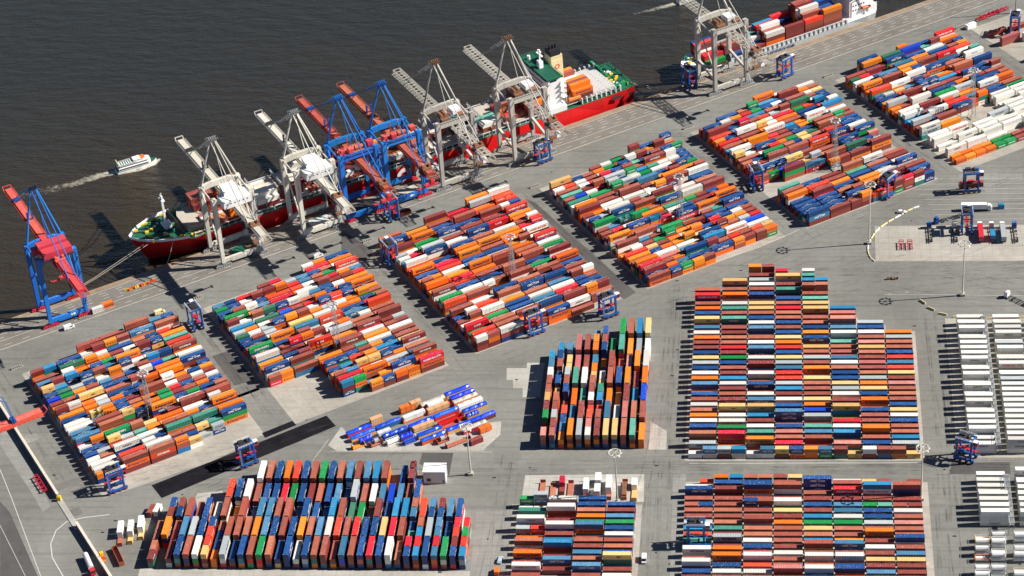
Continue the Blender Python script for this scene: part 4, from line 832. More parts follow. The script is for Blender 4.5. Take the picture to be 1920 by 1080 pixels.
sts(381.3,U0,'box','white box-boom crane between the bow crane and the two blue cranes',apex=62,tip=69,back=-38,trolley=-27)
sts(406.0,U0,'blue','left one of the blue pair of cranes, rust red boom, beside the white crane',apex=62,tip=72,back=-33,zg=33.5,trolley=-28)
sts(430.3,U0,'blue','right one of the blue pair of cranes, rust red boom, beside the lattice crane',apex=62,tip=72,back=-33,zg=33.5,trolley=-28)
sts(461.2,U0,'lat','pale grey crane with lattice boom next to the right blue crane',apex=64,tip=68,back=-36,trolley=-26)
sts(504.2,U0,'lat','pale grey crane with lattice boom in front of the white ship bridge',apex=64,tip=68,back=-36,trolley=-26)
sts(628.8,U0,'lat','pale grey lattice boom crane over the grey feeder ship at the top right',apex=64,tip=72,back=-34,trolley=-26)
# crane of the side basin: only the tip of its red boom reaches the picture
oc=sts(0,0,'bluehouse','red crane boom with blue frame reaching in over the low wall at left',tip=52,back=-38,zg=36,trolley=20)
pe=G(86,772,36); pb=G(0,806,36); dv=(pb-pe).normalized()
oc.rotation_euler[2]=math.atan2(-dv.y,-dv.x)-math.pi/2; oc['group']='cranes of the side basin'
oc.location=(pe.x+dv.x*70-0, pe.y+dv.y*70, 0); 
# place so that the boom tip (y=70 local) lands on pe
oc.location=(pe.x+dv.x*54.0, pe.y+dv.y*54.0,0)

# ------------------------------------------------------------------ straddle carriers
def carrier(label, load=None):
    r_=empty('straddle_carrier',(0,0,0),0,label,'straddle carrier','straddle carriers working in the yard')
    Hh=11.6; bl=M['sc_blue']; rd=M['sc_red']
    for y in (-2.3,2.3):
        b=MB(); b.box((0,y,1.55),(9.6,.75,.9)); b.box((-2.6,y*1.12,2.2),(2.4,.9,.9)); b.build('side_beam',bl,r_)
        for x in (-3.9,-1.4,1.4,3.9):
            b=MB(); b.cyl((x,y-.28,.72),(x,y+.28,.72),.72,n=12); wl=b.build('wheel',M['rubber'],r_)
            b=MB(); sy=.3 if y>0 else -.3; b.cyl((x,y+sy-.03,.72),(x,y+sy+.03,.72),.36,n=10); b.build('rim',rd,wl)
        for x in (-3.3,3.3):
            b=MB(); b.beam((x,y,1.9),(x,y,Hh),.85,.65); b.build('leg',bl,r_)
        b=MB(); b.box((0,y,Hh),(8.2,.6,.8)); b.build('top_beam',bl,r_)
    for x in (-3.5,3.5):
        b=MB(); b.box((x,0,Hh+.02),(.6,4.0,.7)); b.build('cross_beam',bl,r_)
    b=MB(); b.box((-.4,0,Hh+.75),(5.2,3.6,.7)); b.box((-1.6,.6,Hh+1.4),(2.2,2.0,.9)); b.cyl((1.4,-1.1,Hh+1.4),(1.4,1.1,Hh+1.4),.5,n=8); b.build('engine_deck',M['dark'],r_)
    b=MB(); rails(b,(-4,-2.7,Hh+.4),(4,-2.7,Hh+.4),n=6,t=.1); rails(b,(-4,2.7,Hh+.4),(4,2.7,Hh+.4),n=6,t=.1); b.build('handrail',M['white'],r_)
    b=MB(); b.box((4.9,-1.2,Hh-.7),(2.0,1.9,2.3)); cb=b.build('driver_cab',rd,r_)
    b=MB(); b.box((5.92,-1.2,Hh-.5),(.06,1.6,1.5)); b.box((4.9,-2.17,Hh-.5),(1.5,.06,1.4)); b.build('cab_window',M['glass'],cb)
    b=MB(); b.box((4.9,-1.2,Hh+.5),(2.1,2.0,.12)); b.build('cab_roof',M['white'],cb)
    zs=7.2 if load is None else 2.75+.03+CH*(load[1]-1 if load else 0)
    zs=5.6 if load is None else load[1]+CH+.25
    b=MB(); b.box((0,0,zs),(9.5,.8,.45)); b.box((0,0,zs+.5),(3,1.9,.5))
    for x in (-4.7,4.7): b.box((x,0,zs),(.4,2.3,.4))
    b.build('spreader',rd,r_)
    b=MB()
    for x in (-3,3):
        for y in (-1.6,1.6): b.beam((x,y,zs),(x,y,Hh),.1)
    b.box((-3.3,0,8.6),(.4,4.2,.5)); b.box((-3.3,0,4.2),(.3,.3,.3)); b.build('hoist_frame',rd,r_)
    b=MB()
    for i in range(10): b.box((-3.7,-2.75,2.2+i*.95),(.5,.25,.08))
    b.beam((-3.95,-2.8,1.8),(-3.95,-2.8,11.4),.1); b.beam((-3.45,-2.8,1.8),(-3.45,-2.8,11.4),.1); b.build('ladder',M['grey'],r_)
    return r_
CA=[((368,612),QA+R(90),'parked in the lane left of the second quay block'),((733,492),QA+R(90),'parked in the lane left of the third quay block'),((735,408),QA+R(90),'on the apron below the left blue crane'),
 ((1002,624),QA,'lifting at the front row of the third quay block'),((1140,592),QA,'driving past the lower right corner of the third quay block'),((218,918),QA,'with red top parked below the leftmost quay block'),
 ((464,870),QA+.05,'standing on the black tarmac strip'),((1018,302),QA+.1,'beside a leg of the grey crane at the ship bridge'),((1293,163),QA+R(90),'in shade under the top right crane, near the water edge'),
 ((1471,143),QA+.2,'alone on the open apron at the top'),((1418,352),QA+R(75),'in the gap left of the fifth quay block'),((1664,366),QA+R(20),'at the front right corner of the fifth quay block'),
 ((1820,358),.1,'carrying a dark red box near the lorry'),((1812,432),R(90),'over the parked lorries on the concrete slab'),((1810,860),R(-25),'between the two white box blocks'),((1306,1020),0,'riding over the left column of the lower block'),((1902,62),QA+.8,'at the far top right edge')]
proto=None
for i,((px,py),a,wh) in enumerate(CA):
    lb='blue and red straddle carrier '+wh
    if proto is None: proto=carrier(lb); c=proto
    else: c=copy_tree(proto); c['label']=lb
    p=G(px,py); c.location=(p.x,p.y,0.03); c.rotation_euler[2]=a
for (px,py),a,cc in (((1820,358),.1,'m'),):
    p=G(px,py); o=template(4,None,True,True).build('container',TM(cc)); o.location=(p.x,p.y,2.75); o.rotation_euler[2]=a
    tag(o,'maroon container held by the straddle carrier near the white lorry','container')

# ------------------------------------------------------------------ ships
def hull(name, root, st, deckz, keel, mats, bul=None):
    """st: (s, half deck, half waterline, deck z, stem overhang); centre line on local y=0"""
    V=[];F=[];MI=[]; n=len(st)
    for s_,hd,hw_,dz in st:
        s2=s_
        V += [(s2,-hd,dz),(s2,-(hd*.45+hw_*.55),dz*.35+keel*.65+1.5),(s2,-hw_,keel),(s2,hw_,keel),(s2,hd*.45+hw_*.55,dz*.35+keel*.65+1.5),(s2,hd,dz)]
    for i in range(n-1):
        a=6*i;b=a+6
        for k in range(5): F.append((a+k,a+k+1,b+k+1,b+k)); MI.append(0)
        F.append((a,b,b+5,a+5)); MI.append(1)
    F.append((0,5,4,3,2,1)); F.append(tuple(6*(n-1)+k for k in (0,1,2,3,4,5))); MI += [0,0]
    m_=MB(); m_.v=V; m_.f=F; m_.m=MI
    return m_.build(name,mats,root)
YS=1043.6    # centre line of the long ship
S0=291.0
sh=empty('container_ship',Q(S0,YS,0),QA,'long red container ship with green decks and a white bridge near the stern','ship')
st=[(0,.6,.05,9.6),(3,4.2,.1,9.5),(7,7.6,.8,9.3),(13,11.0,1.8,9.0),(20,13.4,3.4,8.6),(27,14.9,5.2,8.2),(27.3,15.0,5.3,7.4),(45,15.4,9.0,7.4),(70,15.4,13.2,7.4),(95,15.4,15.2,7.4),(250,15.4,15.2,7.4),(270,15.4,13.2,7.4),(284,14.8,11.0,7.4),(290.5,14.2,9.5,7.4)]
hu=hull('hull',sh,st,7,-8,[M['hull_red'],M['deck_green']])
# stem leaning forward: shift waterline back at the bow
for i,(dx) in enumerate((9,7.5,5,3,1.5)):
    for k,f in ((1,.55),(2,1.0),(3,1.0),(4,.55)): hu.data.vertices[6*i+k].co.x += dx*f
b=MB()
for i in range(5):
    a,c=st[i],st[i+1]
    for sy in (-1,1): b.add([(a[0],sy*a[1],a[3]),(c[0],sy*c[1],c[3]),(c[0],sy*(c[1]+.25),c[3]+1.5),(a[0]-.3,sy*(a[1]+.3),a[3]+1.6),(a[0]+.3,sy*(a[1]-.25),a[3]),(c[0],sy*(c[1]-.25),c[3]),(c[0],sy*(c[1]+.0),c[3]+1.5),(a[0],sy*(a[1]),a[3]+1.6)],[(0,1,2,3),(5,4,7,6),(3,2,6,7)])
b.build('bulwark',M['ship_white'],sh)
def deck_gear(parent, x0,x1,hy,z,n,seed,ymin=-1):
    rr=random.Random(seed)
    for nm,mt,k in (('winch',M['yellow'],n),('deck_locker',M['ship_white'],n),('ventilator',M['green'],n),('mooring_gear',M['dark'],n)):
        for i in range(k):
            b=MB(); x=rr.uniform(x0,x1); y=rr.uniform(ymin,1)*hy
            if nm=='winch': b.box((x,y,z+.5),(1.8,1.2,1.0)); b.cyl((x-1,y,z+.9),(x+1,y,z+.9),.5,n=8)
            elif nm=='ventilator': b.cyl((x,y,z),(x,y,z+1.5),.45,n=8); b.cyl((x,y,z+1.5),(x,y,z+1.8),.75,n=8)
            elif nm=='deck_locker': b.box((x,y,z+.45),(1.2,.7,.9))
            else: b.box((x,y,z+.4),(1.4,.6,.8)); b.cyl((x+1.2,y,z),(x+1.2,y,z+.8),.3,n=8)
            b.build(nm,mt,parent)
deck_gear(sh,5,24,7.5,9.2,7,3)
b=MB()
for y in (-12.9,12.6):
    for x in (8,14,20): b.box((x+3,y*(.55+.02*x),9.5),(4.4,.9,.8))
b.build('mooring_winch',M['yellow'],sh)
b=MB(); b.box((20.5,0,10.6),(4.0,5.0,2.6)); b.beam((20,0,11),(20,0,26),1.1,1.1); b.box((20,0,26),(1.8,4.6,.6)); b.box((20,0,27.4),(.9,2.4,2.0)); b.cyl((20,0,27),(20,0,30),.25,n=6); b.build('foremast',M['ship_white'],sh)
b=MB(); b.add([(24,-12.5,8.2),(24,12.5,8.2),(25.4,12.5,11.5),(25.4,-12.5,11.5)],[(0,1,2,3)]); b.box((25.6,0,9.8),(.4,25,3.6)); b.build('breakwater',M['dark'],sh)
b=MB(); b.prism([(27.5,-4),(29,-8.2),(39.5,-11),(40,-10.5),(40,10.5),(29,8.2),(27.5,4)],7.4,11.2); b.build('hatch_cover',M['hatch'],sh)
for y in (-12.8,12.4):
    b=MB()
    for i in range(6): b.box((29+i*1.9,y,8.2),(1.1,1.6,1.5))
    b.build('ventilator',M['green'] if y>0 else M['yellow'],sh)
# hatch covers, lashing bridges and rails along the deck
bays=[]
x=42.0
while x<228: bays.append(x); x+=14.6
for x in bays:
    b=MB(); b.box((x+6.2,0,9.0),(13.0,25.6,1.6)); hc=b.build('hatch_cover',M['hatch'] if int(x)%3 else M['hold'],sh)
    b=MB()
    for y in range(-14,15,4): b.beam((x-.8,y,7.4),(x-.8,y,12.2),.3)
    b.box((x-.8,0,12.2),(.9,29.5,.18)); rails(b,(x-.8,-14.8,12.2),(x-.8,14.8,12.2),n=12,t=.1); b.build('lashing_bridge',M['grey'],sh)
for y in (-15.1,15.1):
    b=MB(); rails(b,(28,y,7.4),(236,y,7.4),n=70,t=.12); 
    for i in range(56): b.beam((30+i*3.7,y*.94,7.4),(30+i*3.7,y*.94,9.6),.35)
    b.box((133,y*.94,9.7),(206,.7,.2)); b.build('side_rail',M['hull_grey'],sh)
# superstructure
bx=236.5
b=MB(); b.box((bx+5,0,17),(10,22,19.2)); b.box((bx+5,0,9),(12,29.6,3.2)); b.build('accommodation',M['ship_white'],sh)
b=MB(); b.box((bx+3.4,0,27.6),(6.4,30.4,2.4)); b.build('wheelhouse',M['ship_white'],sh)
b=MB(); b.box((bx+.15,0,27.9),(.3,27,1.1)); b.box((bx+3.4,-15.25,27.9),(4,.1,1.0)); b.build('bridge_window',M['glass'],sh)
b=MB(); b.box((bx+4.6,0,28.95),(9.6,31.4,.3)); b.build('bridge_roof',M['deck_green'],sh)
b=MB()
for y in (-15.6,15.6): rails(b,(bx,y,29.1),(bx+9,y,29.1),n=6)
rails(b,(bx,-15.6,29.1),(bx,15.6,29.1),n=20); rails(b,(bx+9.3,-15.6,29.1),(bx+9.3,15.6,29.1),n=20); b.build('bridge_rail',M['green'],sh)
b=MB(); b.box((bx+4,0,31),(2.4,3,4)); b.beam((bx+4,0,32),(bx+4,0,40),.7); b.box((bx+4,0,37),(1.0,6,.5)); b.box((bx+4,0,39),(.8,3.4,.5)); b.cyl((bx+3,11,29),(bx+3,11,31.4),.9,n=8); b.build('radar_mast',M['ship_white'],sh)
b=MB(); b.box((bx+14,3,19),(7,7.5,23)); b.prism([(bx+10.5,-.6),(bx+17.5,-.6),(bx+17.5,6.6),(bx+10.5,6.6)],30.5,33); b.build('funnel_casing',M['cream'],sh)
fn=sh.children
b=MB(); b.box((bx+13.6,3,34.6),(6.0,6.6,3.2)); 
for x in (-1.5,.4,2): b.cyl((bx+13.6+x,3,36),(bx+13.2+x,3,38.4),.6,n=8)
b.build('funnel_top',M['black'],sh)
b=MB(); b.ring((0,0,0),1.0,1.5,10,.2); b.v=[(bx+14+v[0],-.78-v[2],26.5+v[1]) for v in b.v]; b.build('funnel_emblem',M['sc_red'],sh)
for k,z in enumerate((11,14.2,17.4,20.6,23.6)):
    b=MB()
    b.box((bx+11.2,-3,z),(2.6,20,.2)); rails(b,(bx+12.4,-13,z),(bx+12.4,5,z),n=10); b.beam((bx+12.2,-12.5,z),(bx+12.2,-12.5,z-3.2),.2); b.beam((bx+11,-8,z-3.1),(bx+11,-4,z),.7,.15); b.build('deck_gallery',M['ship_white'],sh)
    b=MB()
    b.box((bx+5,0,z+1.3),(10.06,18,.7)); b.build('window_band',M['glass'],sh)
b=MB(); b.cyl((bx+13,-13.4,11.8),(bx+20,-13.4,11.8),1.25,n=10); b.build('lifeboat',M['orange'],sh)
b=MB(); b.beam((bx+14,-12.4,9),(bx+14,-12.4,14),.3); b.beam((bx+19,-12.4,9),(bx+19,-12.4,14),.3); b.box((bx+16.5,-9,9.0),(12,9,.4)); b.build('davit',M['ship_white'],sh)
deck_gear(sh,bx+12,bx+19,12,7.5,3,8)
b=MB(); b.box((bx+31,0,9.4),(23,24.6,2.4)); b.build('hatch_cover',M['hatch_pale'],sh)
b=MB()
for i in range(6):
    for j in range(9): b.box((bx+21+i*4.1,-11+j*2.75,10.65),(.35,.25,.12))
b.build('twistlock_stud',M['dark'],sh)
b=MB()
b.build('x',M['ship_white'],sh) if False else None
for i in range(9):
    for sy in (-14.2,14.2): b=MB(); b.box((bx+20.5+i*3,sy,9.2),(.5,1.6,3.4)); b.build('hatch_stanchion',M['ship_white'],sh)
b=MB(); rails(b,(bx+20,-14.6,7.4),(290.5,-14.2,7.4),n=14,t=.14); rails(b,(bx+20,14.6,7.4),(290.5,14.2,7.4),n=14,t=.14); rails(b,(290.3,-14,7.4),(290.3,14,7.4),n=12,t=.14); b.box((bx+46.5,-10.5,8.6),(7,.9,2.4)); b.build('stern_rail',M['green'],sh)
b=MB(); b.box((bx+45.3,12.5,9.0),(1.6,26*.5,2.2)); b.box((bx+44.6,6,10.3),(.8,16,.3)); b.build('stern_gallery',M['green'],sh)
deck_gear(sh,bx+45,288,12,7.5,9,9)
b=MB()
for x0,wd in ((bx+41.5,5.2),(bx+49.8,1.6)): b.box((x0,-15.38,4.6),(wd,.3,1.8))
b.build('hull_opening',M['dark'],sh)
b=MB()
def disc(b,x,z,r,y,n=24,m=0): b.add([(x+r*math.cos(2*math.pi*i/n),y,z+r*math.sin(2*math.pi*i/n)) for i in range(n)],[tuple(range(n))],m)
disc(b,148,2.2,4.2,-15.47,m=0); disc(b,148,2.2,2.0,-15.50,m=1); disc(b,158,0.5,4.6,-15.47,m=2); disc(b,159,.3,1.8,-15.5,m=1)
b.build('hull_emblem',[M['ship_white'],M['sc_red'],M['hull_grey']],sh)
for s1,u1,s2,y2,z2 in ((236,1024,295,-8,9),(238,1024,297,-9,9),(302,1024.5,309,-13.5,8.8),(600,1024.5,581,-12,7.6),(604,1024.5,581,-10,7.6)):
    b=MB(); A=(s1-S0,u1-YS,.4); B_=(s2-S0,y2,z2); C_=Vector(A).lerp(Vector(B_),.5)-Vector((0,0,1.0)); b.beam(A,C_,.16); b.beam(C_,B_,.16); b.build('mooring_line',M['rope'],sh)
# feeder ship at the top right
Y2=1038.6; S2=617.0
fs=empty('feeder_ship',Q(S2,Y2,0),QA,'pale grey feeder ship with dark blue lettering moored under the top right crane','ship')
st=[(0,1.0,.05,4.5),(3,5.0,.3,4.4),(8,8.6,2.5,4.2),(15,10.2,5.5,3.8),(15.2,10.2,5.6,1.6),(40,10.4,9.8,1.6),(104,10.4,9.8,1.6),(118,10.2,8.5,1.6),(124,9.4,7.5,1.6)]
h2=hull('hull',fs,st,3,-8,[M['hull_grey'],M['ship_white']])
for i,dx in enumerate((4,3,2,1)):
    for k,f in ((1,.6),(2,1.0),(3,1.0),(4,.6)): h2.data.vertices[6*i+k].co.x += dx*f
b=MB()
n=26
for y in (-10.35,10.35):
    b.box((63,y,3.9),(80,.35,.5))
    for i in range(n+1): b.box((23+i*80/n,y,2.7),(.7,.9,2.3))
    b.box((63,y*.985,2.6),(80,.15,2.0))
b.build('deck_frame',M['hull_grey'],fs)
vs,f_=text_geo('U N I F E E D E R',3.1)
b=MB(); b.add([(56+x*1.05,-10.6,-.75+y*.8) for x,y in vs],f_); b.build('ship_name',plain('navy_lettering',(.02,.05,.2)),fs)
b=MB(); b.box((113,0,9.5),(9,15,16)); b.box((111.5,0,18.4),(6,20,2.4)); b.box((121,0,4),(8,17,4.6)); b.build('accommodation',M['ship_white'],fs)
b=MB(); b.box((108.4,0,18.6),(.2,17,1.1)); 
for z in (6,9,12,15):
    for i in range(5): b.box((109.5+i*1.8,-7.55,z),(.8,.1,.8))
b.build('cabin_window',M['glass'],fs)
b=MB(); b.box((118.5,3,14),(4,5,12)); b.build('funnel',M['dark'],fs)
b=MB(); b.beam((105.5,-9.6,2),(105.5,-9.6,13),.5); b.beam((105.5,-9.6,13),(116,-9.6,16.5),.5); b.beam((116,-9.6,16.5),(121,-9.6,5),.5); rails(b,(117,-9.4,6.3),(125,-8.4,6.3),n=8,t=.16); b.build('gantry_frame',M['ship_white'],fs)
b=MB(); b.cyl((115,-8.6,6.5),(120,-8.6,6.5),1.0,n=8); b.build('lifeboat',M['orange'],fs)
b=MB(); b.box((10,0,4.6),(3,8,1)); b.beam((9,0,4),(9,0,13),.6); b.build('foremast',M['ship_white'],fs)
deck_gear(fs,4,12,5,4.2,3,12)
b=MB(); b.box((60,0,2.4),(84,17.6,1.4)); b.build('hatch_cover',M['hold'],fs)
# harbour ferry
fp=G(218,319,WZ+1.5); fq=G(296,296,WZ+1.5); d=fq-fp; fl=d.length
fe=empty('harbour_ferry',(fp.x,fp.y,WZ),math.atan2(d.y,d.x),'white harbour ferry with green decks heading right across the river, leaving a foamy wake','ferry')
st=[(0,3.4,3.0,2.6),(fl*.6,3.8,3.5,2.6),(fl*.8,3.3,2.6,2.7),(fl*.92,2.0,1.0,3.0),(fl,.2,.05,3.3)]
hull('hull',fe,st,2,-.8,[M['ship_white'],M['deck_green']])
b=MB(); b.prism([(1,-3.2),(fl*.79,-3.2),(fl*.84,-2.2),(fl*.84,2.2),(fl*.79,3.2),(1,3.2)],2.6,5.0); b.build('lower_cabin',M['ship_white'],fe)
b=MB(); b.prism([(1.2,-3.23),(fl*.76,-3.23),(fl*.76,3.23),(1.2,3.23)],3.3,4.4); b.build('cabin_window',M['glass'],fe)
b=MB(); b.prism([(2,-2.7),(fl*.78,-2.7),(fl*.84,-1.6),(fl*.84,1.6),(fl*.78,2.7),(2,2.7)],5.0,7.0); b.build('main_cabin',M['ship_white'],fe)
b=MB(); b.prism([(2.2,-2.73),(fl*.76,-2.73),(fl*.76,2.73),(2.2,2.73)],5.6,6.5); b.build('cabin_window',M['glass'],fe)
b=MB(); b.prism([(0.8,-2.6),(fl*.5,-2.6),(fl*.5,2.6),(.8,2.6)],7.02,7.2); b.build('sun_deck',M['deck_green'],fe)
b=MB(); b.box((fl*.56,0,8.0),(fl*.22,4.4,2)); b.build('wheelhouse',M['ship_white'],fe)
b=MB(); b.box((fl*.52,0,9.15),(fl*.18,4.8,.25)); b.build('canopy',M['white'],fe)
b=MB(); b.box((fl*.66,0,9.1),(fl*.12,4.4,.2)); b.build('canopy',M['orange'],fe)
b=MB(); rails(b,(.8,-2.6,7.2),(fl*.5,-2.6,7.2),n=12,t=.12); rails(b,(.8,2.6,7.2),(fl*.5,2.6,7.2),n=12,t=.12)
for i in range(7):
    for y in (-1.5,0,1.5): b.box((2.4+i*1.3,y,7.5),(.5,1.0,.5))
b.build('bench',M['ship_white'],fe)
b=MB(); b.cyl((1.6,-2.3,7),(1.0,-2.3,11),.35,n=6); b.cyl((1.6,2.3,7),(1.0,2.3,11),.35,n=6); b.build('funnel',M['cream'],fe)
fe.scale=(.96,.86,.60)
# foam: thin broken sheets on the water
fm=bpy.data.materials.new('foam'); fm.use_nodes=True; t=fm.node_tree; L=t.links.new; bs=t.nodes["Principled BSDF"]; bs.inputs["Base Color"].default_value=(.62,.58,.46,1); bs.inputs["Roughness"].default_value=.8
geo=N(t,"ShaderNodeNewGeometry"); n=N(t,"ShaderNodeTexNoise"); n.inputs["Scale"].default_value=.45; n.inputs["Detail"].default_value=9; n.inputs["Roughness"].default_value=.75; L(geo.outputs["Position"],n.inputs["Vector"])
at=N(t,"ShaderNodeAttribute",attribute_name="dens"); ad=N(t,"ShaderNodeMath",operation='ADD'); L(n.outputs[0],ad.inputs[0]); L(at.outputs["Fac"],ad.inputs[1])
mr=N(t,"ShaderNodeMapRange"); L(ad.outputs[0],mr.inputs[0]); mr.inputs[1].default_value=.90; mr.inputs[2].default_value=1.42; L(mr.outputs[0],bs.inputs["Alpha"])
def wake(name,path,label):
    """path of (px,py,halfwidth m,density)"""
    pts=[]; 
    for px,py,hw_,dn in path: pts.append((G(px,py,WZ),hw_,dn))
    V=[];F=[];D=[]; n=12
    P_=[]
    for i in range(len(pts)-1):
        for k in range(8):
            t_=k/8; a,b_=pts[i],pts[i+1]; P_.append((a[0].lerp(b_[0],t_),a[1]+(b_[1]-a[1])*t_,a[2]+(b_[2]-a[2])*t_))
    P_.append(pts[-1])
    for i,(p,hw_,dn) in enumerate(P_):
        q_=P_[min(i+1,len(P_)-1)][0]-P_[max(0,i-1)][0]; nn=Vector((-q_.y,q_.x,0)).normalized()
        for j in range(n+1):
            u=j/n*2-1; v=p+nn*u*hw_; V.append((v.x,v.y,WZ+.06)); D.append(dn*(1-abs(u)**2.2)-.4*abs(u)**3)
    for i in range(len(P_)-1):
        for j in range(n): a=i*(n+1)+j; F.append((a,a+1,a+n+2,a+n+1))
    me=bpy.data.meshes.new(name); me.from_pydata(V,[],F); me.materials.append(fm)
    at_=me.attributes.new('dens','FLOAT','POINT'); at_.data.foreach_set('value',D)
    o=bpy.data.objects.new(name,me); COL.objects.link(o); return tag(o,label,'foam',kind='stuff')
wake('wake_foam',[(10,372,9,.34),(60,362,9,.40),(110,352,8,.48),(160,338,6.5,.56),(195,327,5,.70),(222,322,3.6,.9)],'foamy wake trailing behind the harbour ferry')
wake('wake_foam',[(222,327,1.6,.55),(262,319,2.2,.72),(290,307,2.4,.85),(299,298,1.8,.8)],'white bow wave along the side of the harbour ferry')
wake('wake_foam',[(1150,36,3,.32),(1200,24,4,.42),(1240,14,4,.58),(1275,5,3,.8)],'wake of a boat passing the tip of the top right crane boom')
lb_=G(1285,3,WZ); mbt=empty('motor_boat',(lb_.x,lb_.y,WZ),QA,'small white motor boat at the top edge, partly out of the picture','boat')
hull('hull',mbt,[(-5,2,1.8,1.4),(2,2.1,1.8,1.5),(6,1.2,.6,1.8),(8,.1,.05,2)],1,-.6,[M['ship_white'],M['grey']]); b=MB(); b.box((-1,0,2.3),(4,2.8,1.8)); b.build('wheelhouse',M['ship_white'],mbt)

# ------------------------------------------------------------------ light masts
def ring_mast(p,h,label,block=True):
    r_=empty('light_mast',(p.x,p.y,0),0,label,'light mast','tall light masts')
    b=MB(); b.cyl((0,0,0),(0,0,h),.45,.2,n=10); b.build('pole',M['crane_white'],r_)
    b=MB(); b.box((0,0,.7),(2.2,2.2,1.4)); b.build('base',M['concrete'],r_)
    b=MB(); b.ring((0,0,h-.3),2.5,2.8,18,.3)
    for i in range(3):
        a=math.pi*i/3; b.beam((-2.6*math.cos(a),-2.6*math.sin(a),h-.3),(2.6*math.cos(a),2.6*math.sin(a),h-.3),.14)
    b.build('lamp_ring',M['crane_white'],r_)
    for i in range(8):
        a=2*math.pi*i/8; b=MB(); b.box((2.75*math.cos(a),2.75*math.sin(a),h-.75),(.9,.6,.5),rz=a); b.build('floodlight',M['house_white'],r_)
    return r_
ring_mast(G(1629.7,457),35.5,'tall ring light mast at the corner of the barrier kerb')
ring_mast(G(1804.7,554),30.5,'tall ring light mast between concrete slab and white boxes')
ring_mast(G(883,890),27.5,'ring light mast right of the small white building')
ring_mast(G(1158,943),28.5,'ring light mast behind the small block at the white crates')
ring_mast(G(1727,937),29,'ring light mast at the right end of the block below the big one')
def lattice_mast(p,h,label):
    r_=empty('lattice_mast',(p.x,p.y,0),QA,label,'light mast','lattice light masts in the quay blocks')
    b=MB(); n=12
    cs=[(-1,-1),(1,-1),(1,1),(-1,1)]
    def w_(z): return 1.5-(1.5-.55)*z/h
    for i in range(n):
        z0,z1=h*i/n,h*(i+1)/n
        for k in range(4):
            a,c=cs[k],cs[(k+1)%4]
            b.beam((a[0]*w_(z0),a[1]*w_(z0),z0),(a[0]*w_(z1),a[1]*w_(z1),z1),.16)
            b.beam((a[0]*w_(z0),a[1]*w_(z0),z0),(c[0]*w_(z1),c[1]*w_(z1),z1),.09)
            b.beam((a[0]*w_(z1),a[1]*w_(z1),z1),(c[0]*w_(z1),c[1]*w_(z1),z1),.09)
    b.build('tower',M['grey'],r_)
    b=MB(); b.ring((0,0,h),1.9,2.2,14,.25); b.ring((0,0,h+.9),1.9,2.05,14,.1); b.build('platform',M['grey'],r_)
    for i in range(8):
        a=2*math.pi*i/8; b=MB(); b.box((2.4*math.cos(a),2.4*math.sin(a),h+.2),(.7,.8,.6),rz=a); b.build('floodlight',M['house_white'],r_)
    b=MB(); b.box((0,0,.3),(3.6,3.6,.6)); b.build('base',M['concrete'],r_)
for i,(px,py,h) in enumerate(((283.5,784,26),(635.6,663,29),(963,531,27.5),(1275.8,422,29),(1565.6,318,29.5),(1822,221,29))):
    lattice_mast(G(px,py),h,'grey lattice light mast rising from the middle of the '+['leftmost','second','third','fourth','fifth','sixth'][i]+' quay block')
b=MB(); b.cyl((0,0,0),(0,0,30),.4,.2,n=8); o=b.build('light_pole',M['grey'],loc=G(1904,24)); tag(o,'slim grey light pole at the top right corner','light mast')

# ------------------------------------------------------------------ vehicles
def wheels(b_root,xs,y,r=.42,wd=.3):
    for x in xs:
        for sy in (-y,y):
            b=MB(); b.cyl((x,sy-wd/2,r),(x,sy+wd/2,r),r,n=10); b.build('wheel',M['rubber'],b_root)
def car(px,py,a,label,mat,van=False,L=4.5):
    p=G(px,py); r_=empty('delivery_van' if van else 'parked_car',(p.x,p.y,.02),a,label,'van' if van else 'car'); W=1.8 if not van else 2.0; H=1.45 if not van else 2.3; h=L/2
    prof=([(-h,.35),(h,.35),(h,.75),(h*.52,.88),(h*.18,H),(-h*.62,H),(-h*.92,.95),(-h,.85)] if not van else [(-h,.35),(h,.35),(h,1.0),(h*.78,1.2),(h*.5,H),(-h*.97,H),(-h,H-.15)])
    n=len(prof); b=MB(); vs=[(x,-W/2*(.86 if z>1 and not van else 1),z) for x,z in prof]+[(x,W/2*(.86 if z>1 and not van else 1),z) for x,z in prof]
    b.add(vs,[tuple(range(n)),tuple(range(2*n-1,n-1,-1))]+[(i,n+i,n+(i+1)%n,(i+1)%n) for i in range(n)]); b.build('body',mat,r_)
    b=MB()
    if van: b.add([(h*.8,-.85,1.22),(h*.8,.85,1.22),(h*.53,.85,2.2),(h*.53,-.85,2.2)],[(0,1,2,3)]); b.v=[(v[0]+.03,v[1],v[2]+.02) for v in b.v]
    else: b.add([(h*.5,-.74,.92),(h*.5,.74,.92),(h*.2,.7,H-.05),(h*.2,-.7,H-.05)],[(0,1,2,3)]); b.v=[(v[0]+.03,v[1],v[2]+.02) for v in b.v]
    b.build('windscreen',M['glass'],r_)
    for sy in (-1,1):
        b=MB(); b.box((-.1 if not van else h*.35,sy*(W/2*(.9 if not van else 1)+.0),1.12 if not van else 1.6),(L*.5 if not van else 1.2,.06,.34 if not van else .6)); b.build('side_window',M['glass'],r_)
        b=MB(); b.box((h+.0,sy*W*.34,.68),(.06,.35,.2)); b.build('headlight',M['white'],r_)
    wheels(r_,(-h*.62,h*.62),W/2-.1,.33,.22); return r_
car(130,616,QA,'white van parked on the apron below the red-boomed crane',M['car_white'],True,5.4)
car(1690,399,R(-2),'white car driving beside the barrier kerb at right',M['car_white'])
car(1208,1051,R(-90),'white car in the lane right of the small bottom block',M['car_white'],True,4.8)
car(938,1052,R(82),'pale blue-grey car left of the small bottom block',plain('car_silver',(.45,.52,.6),.3))
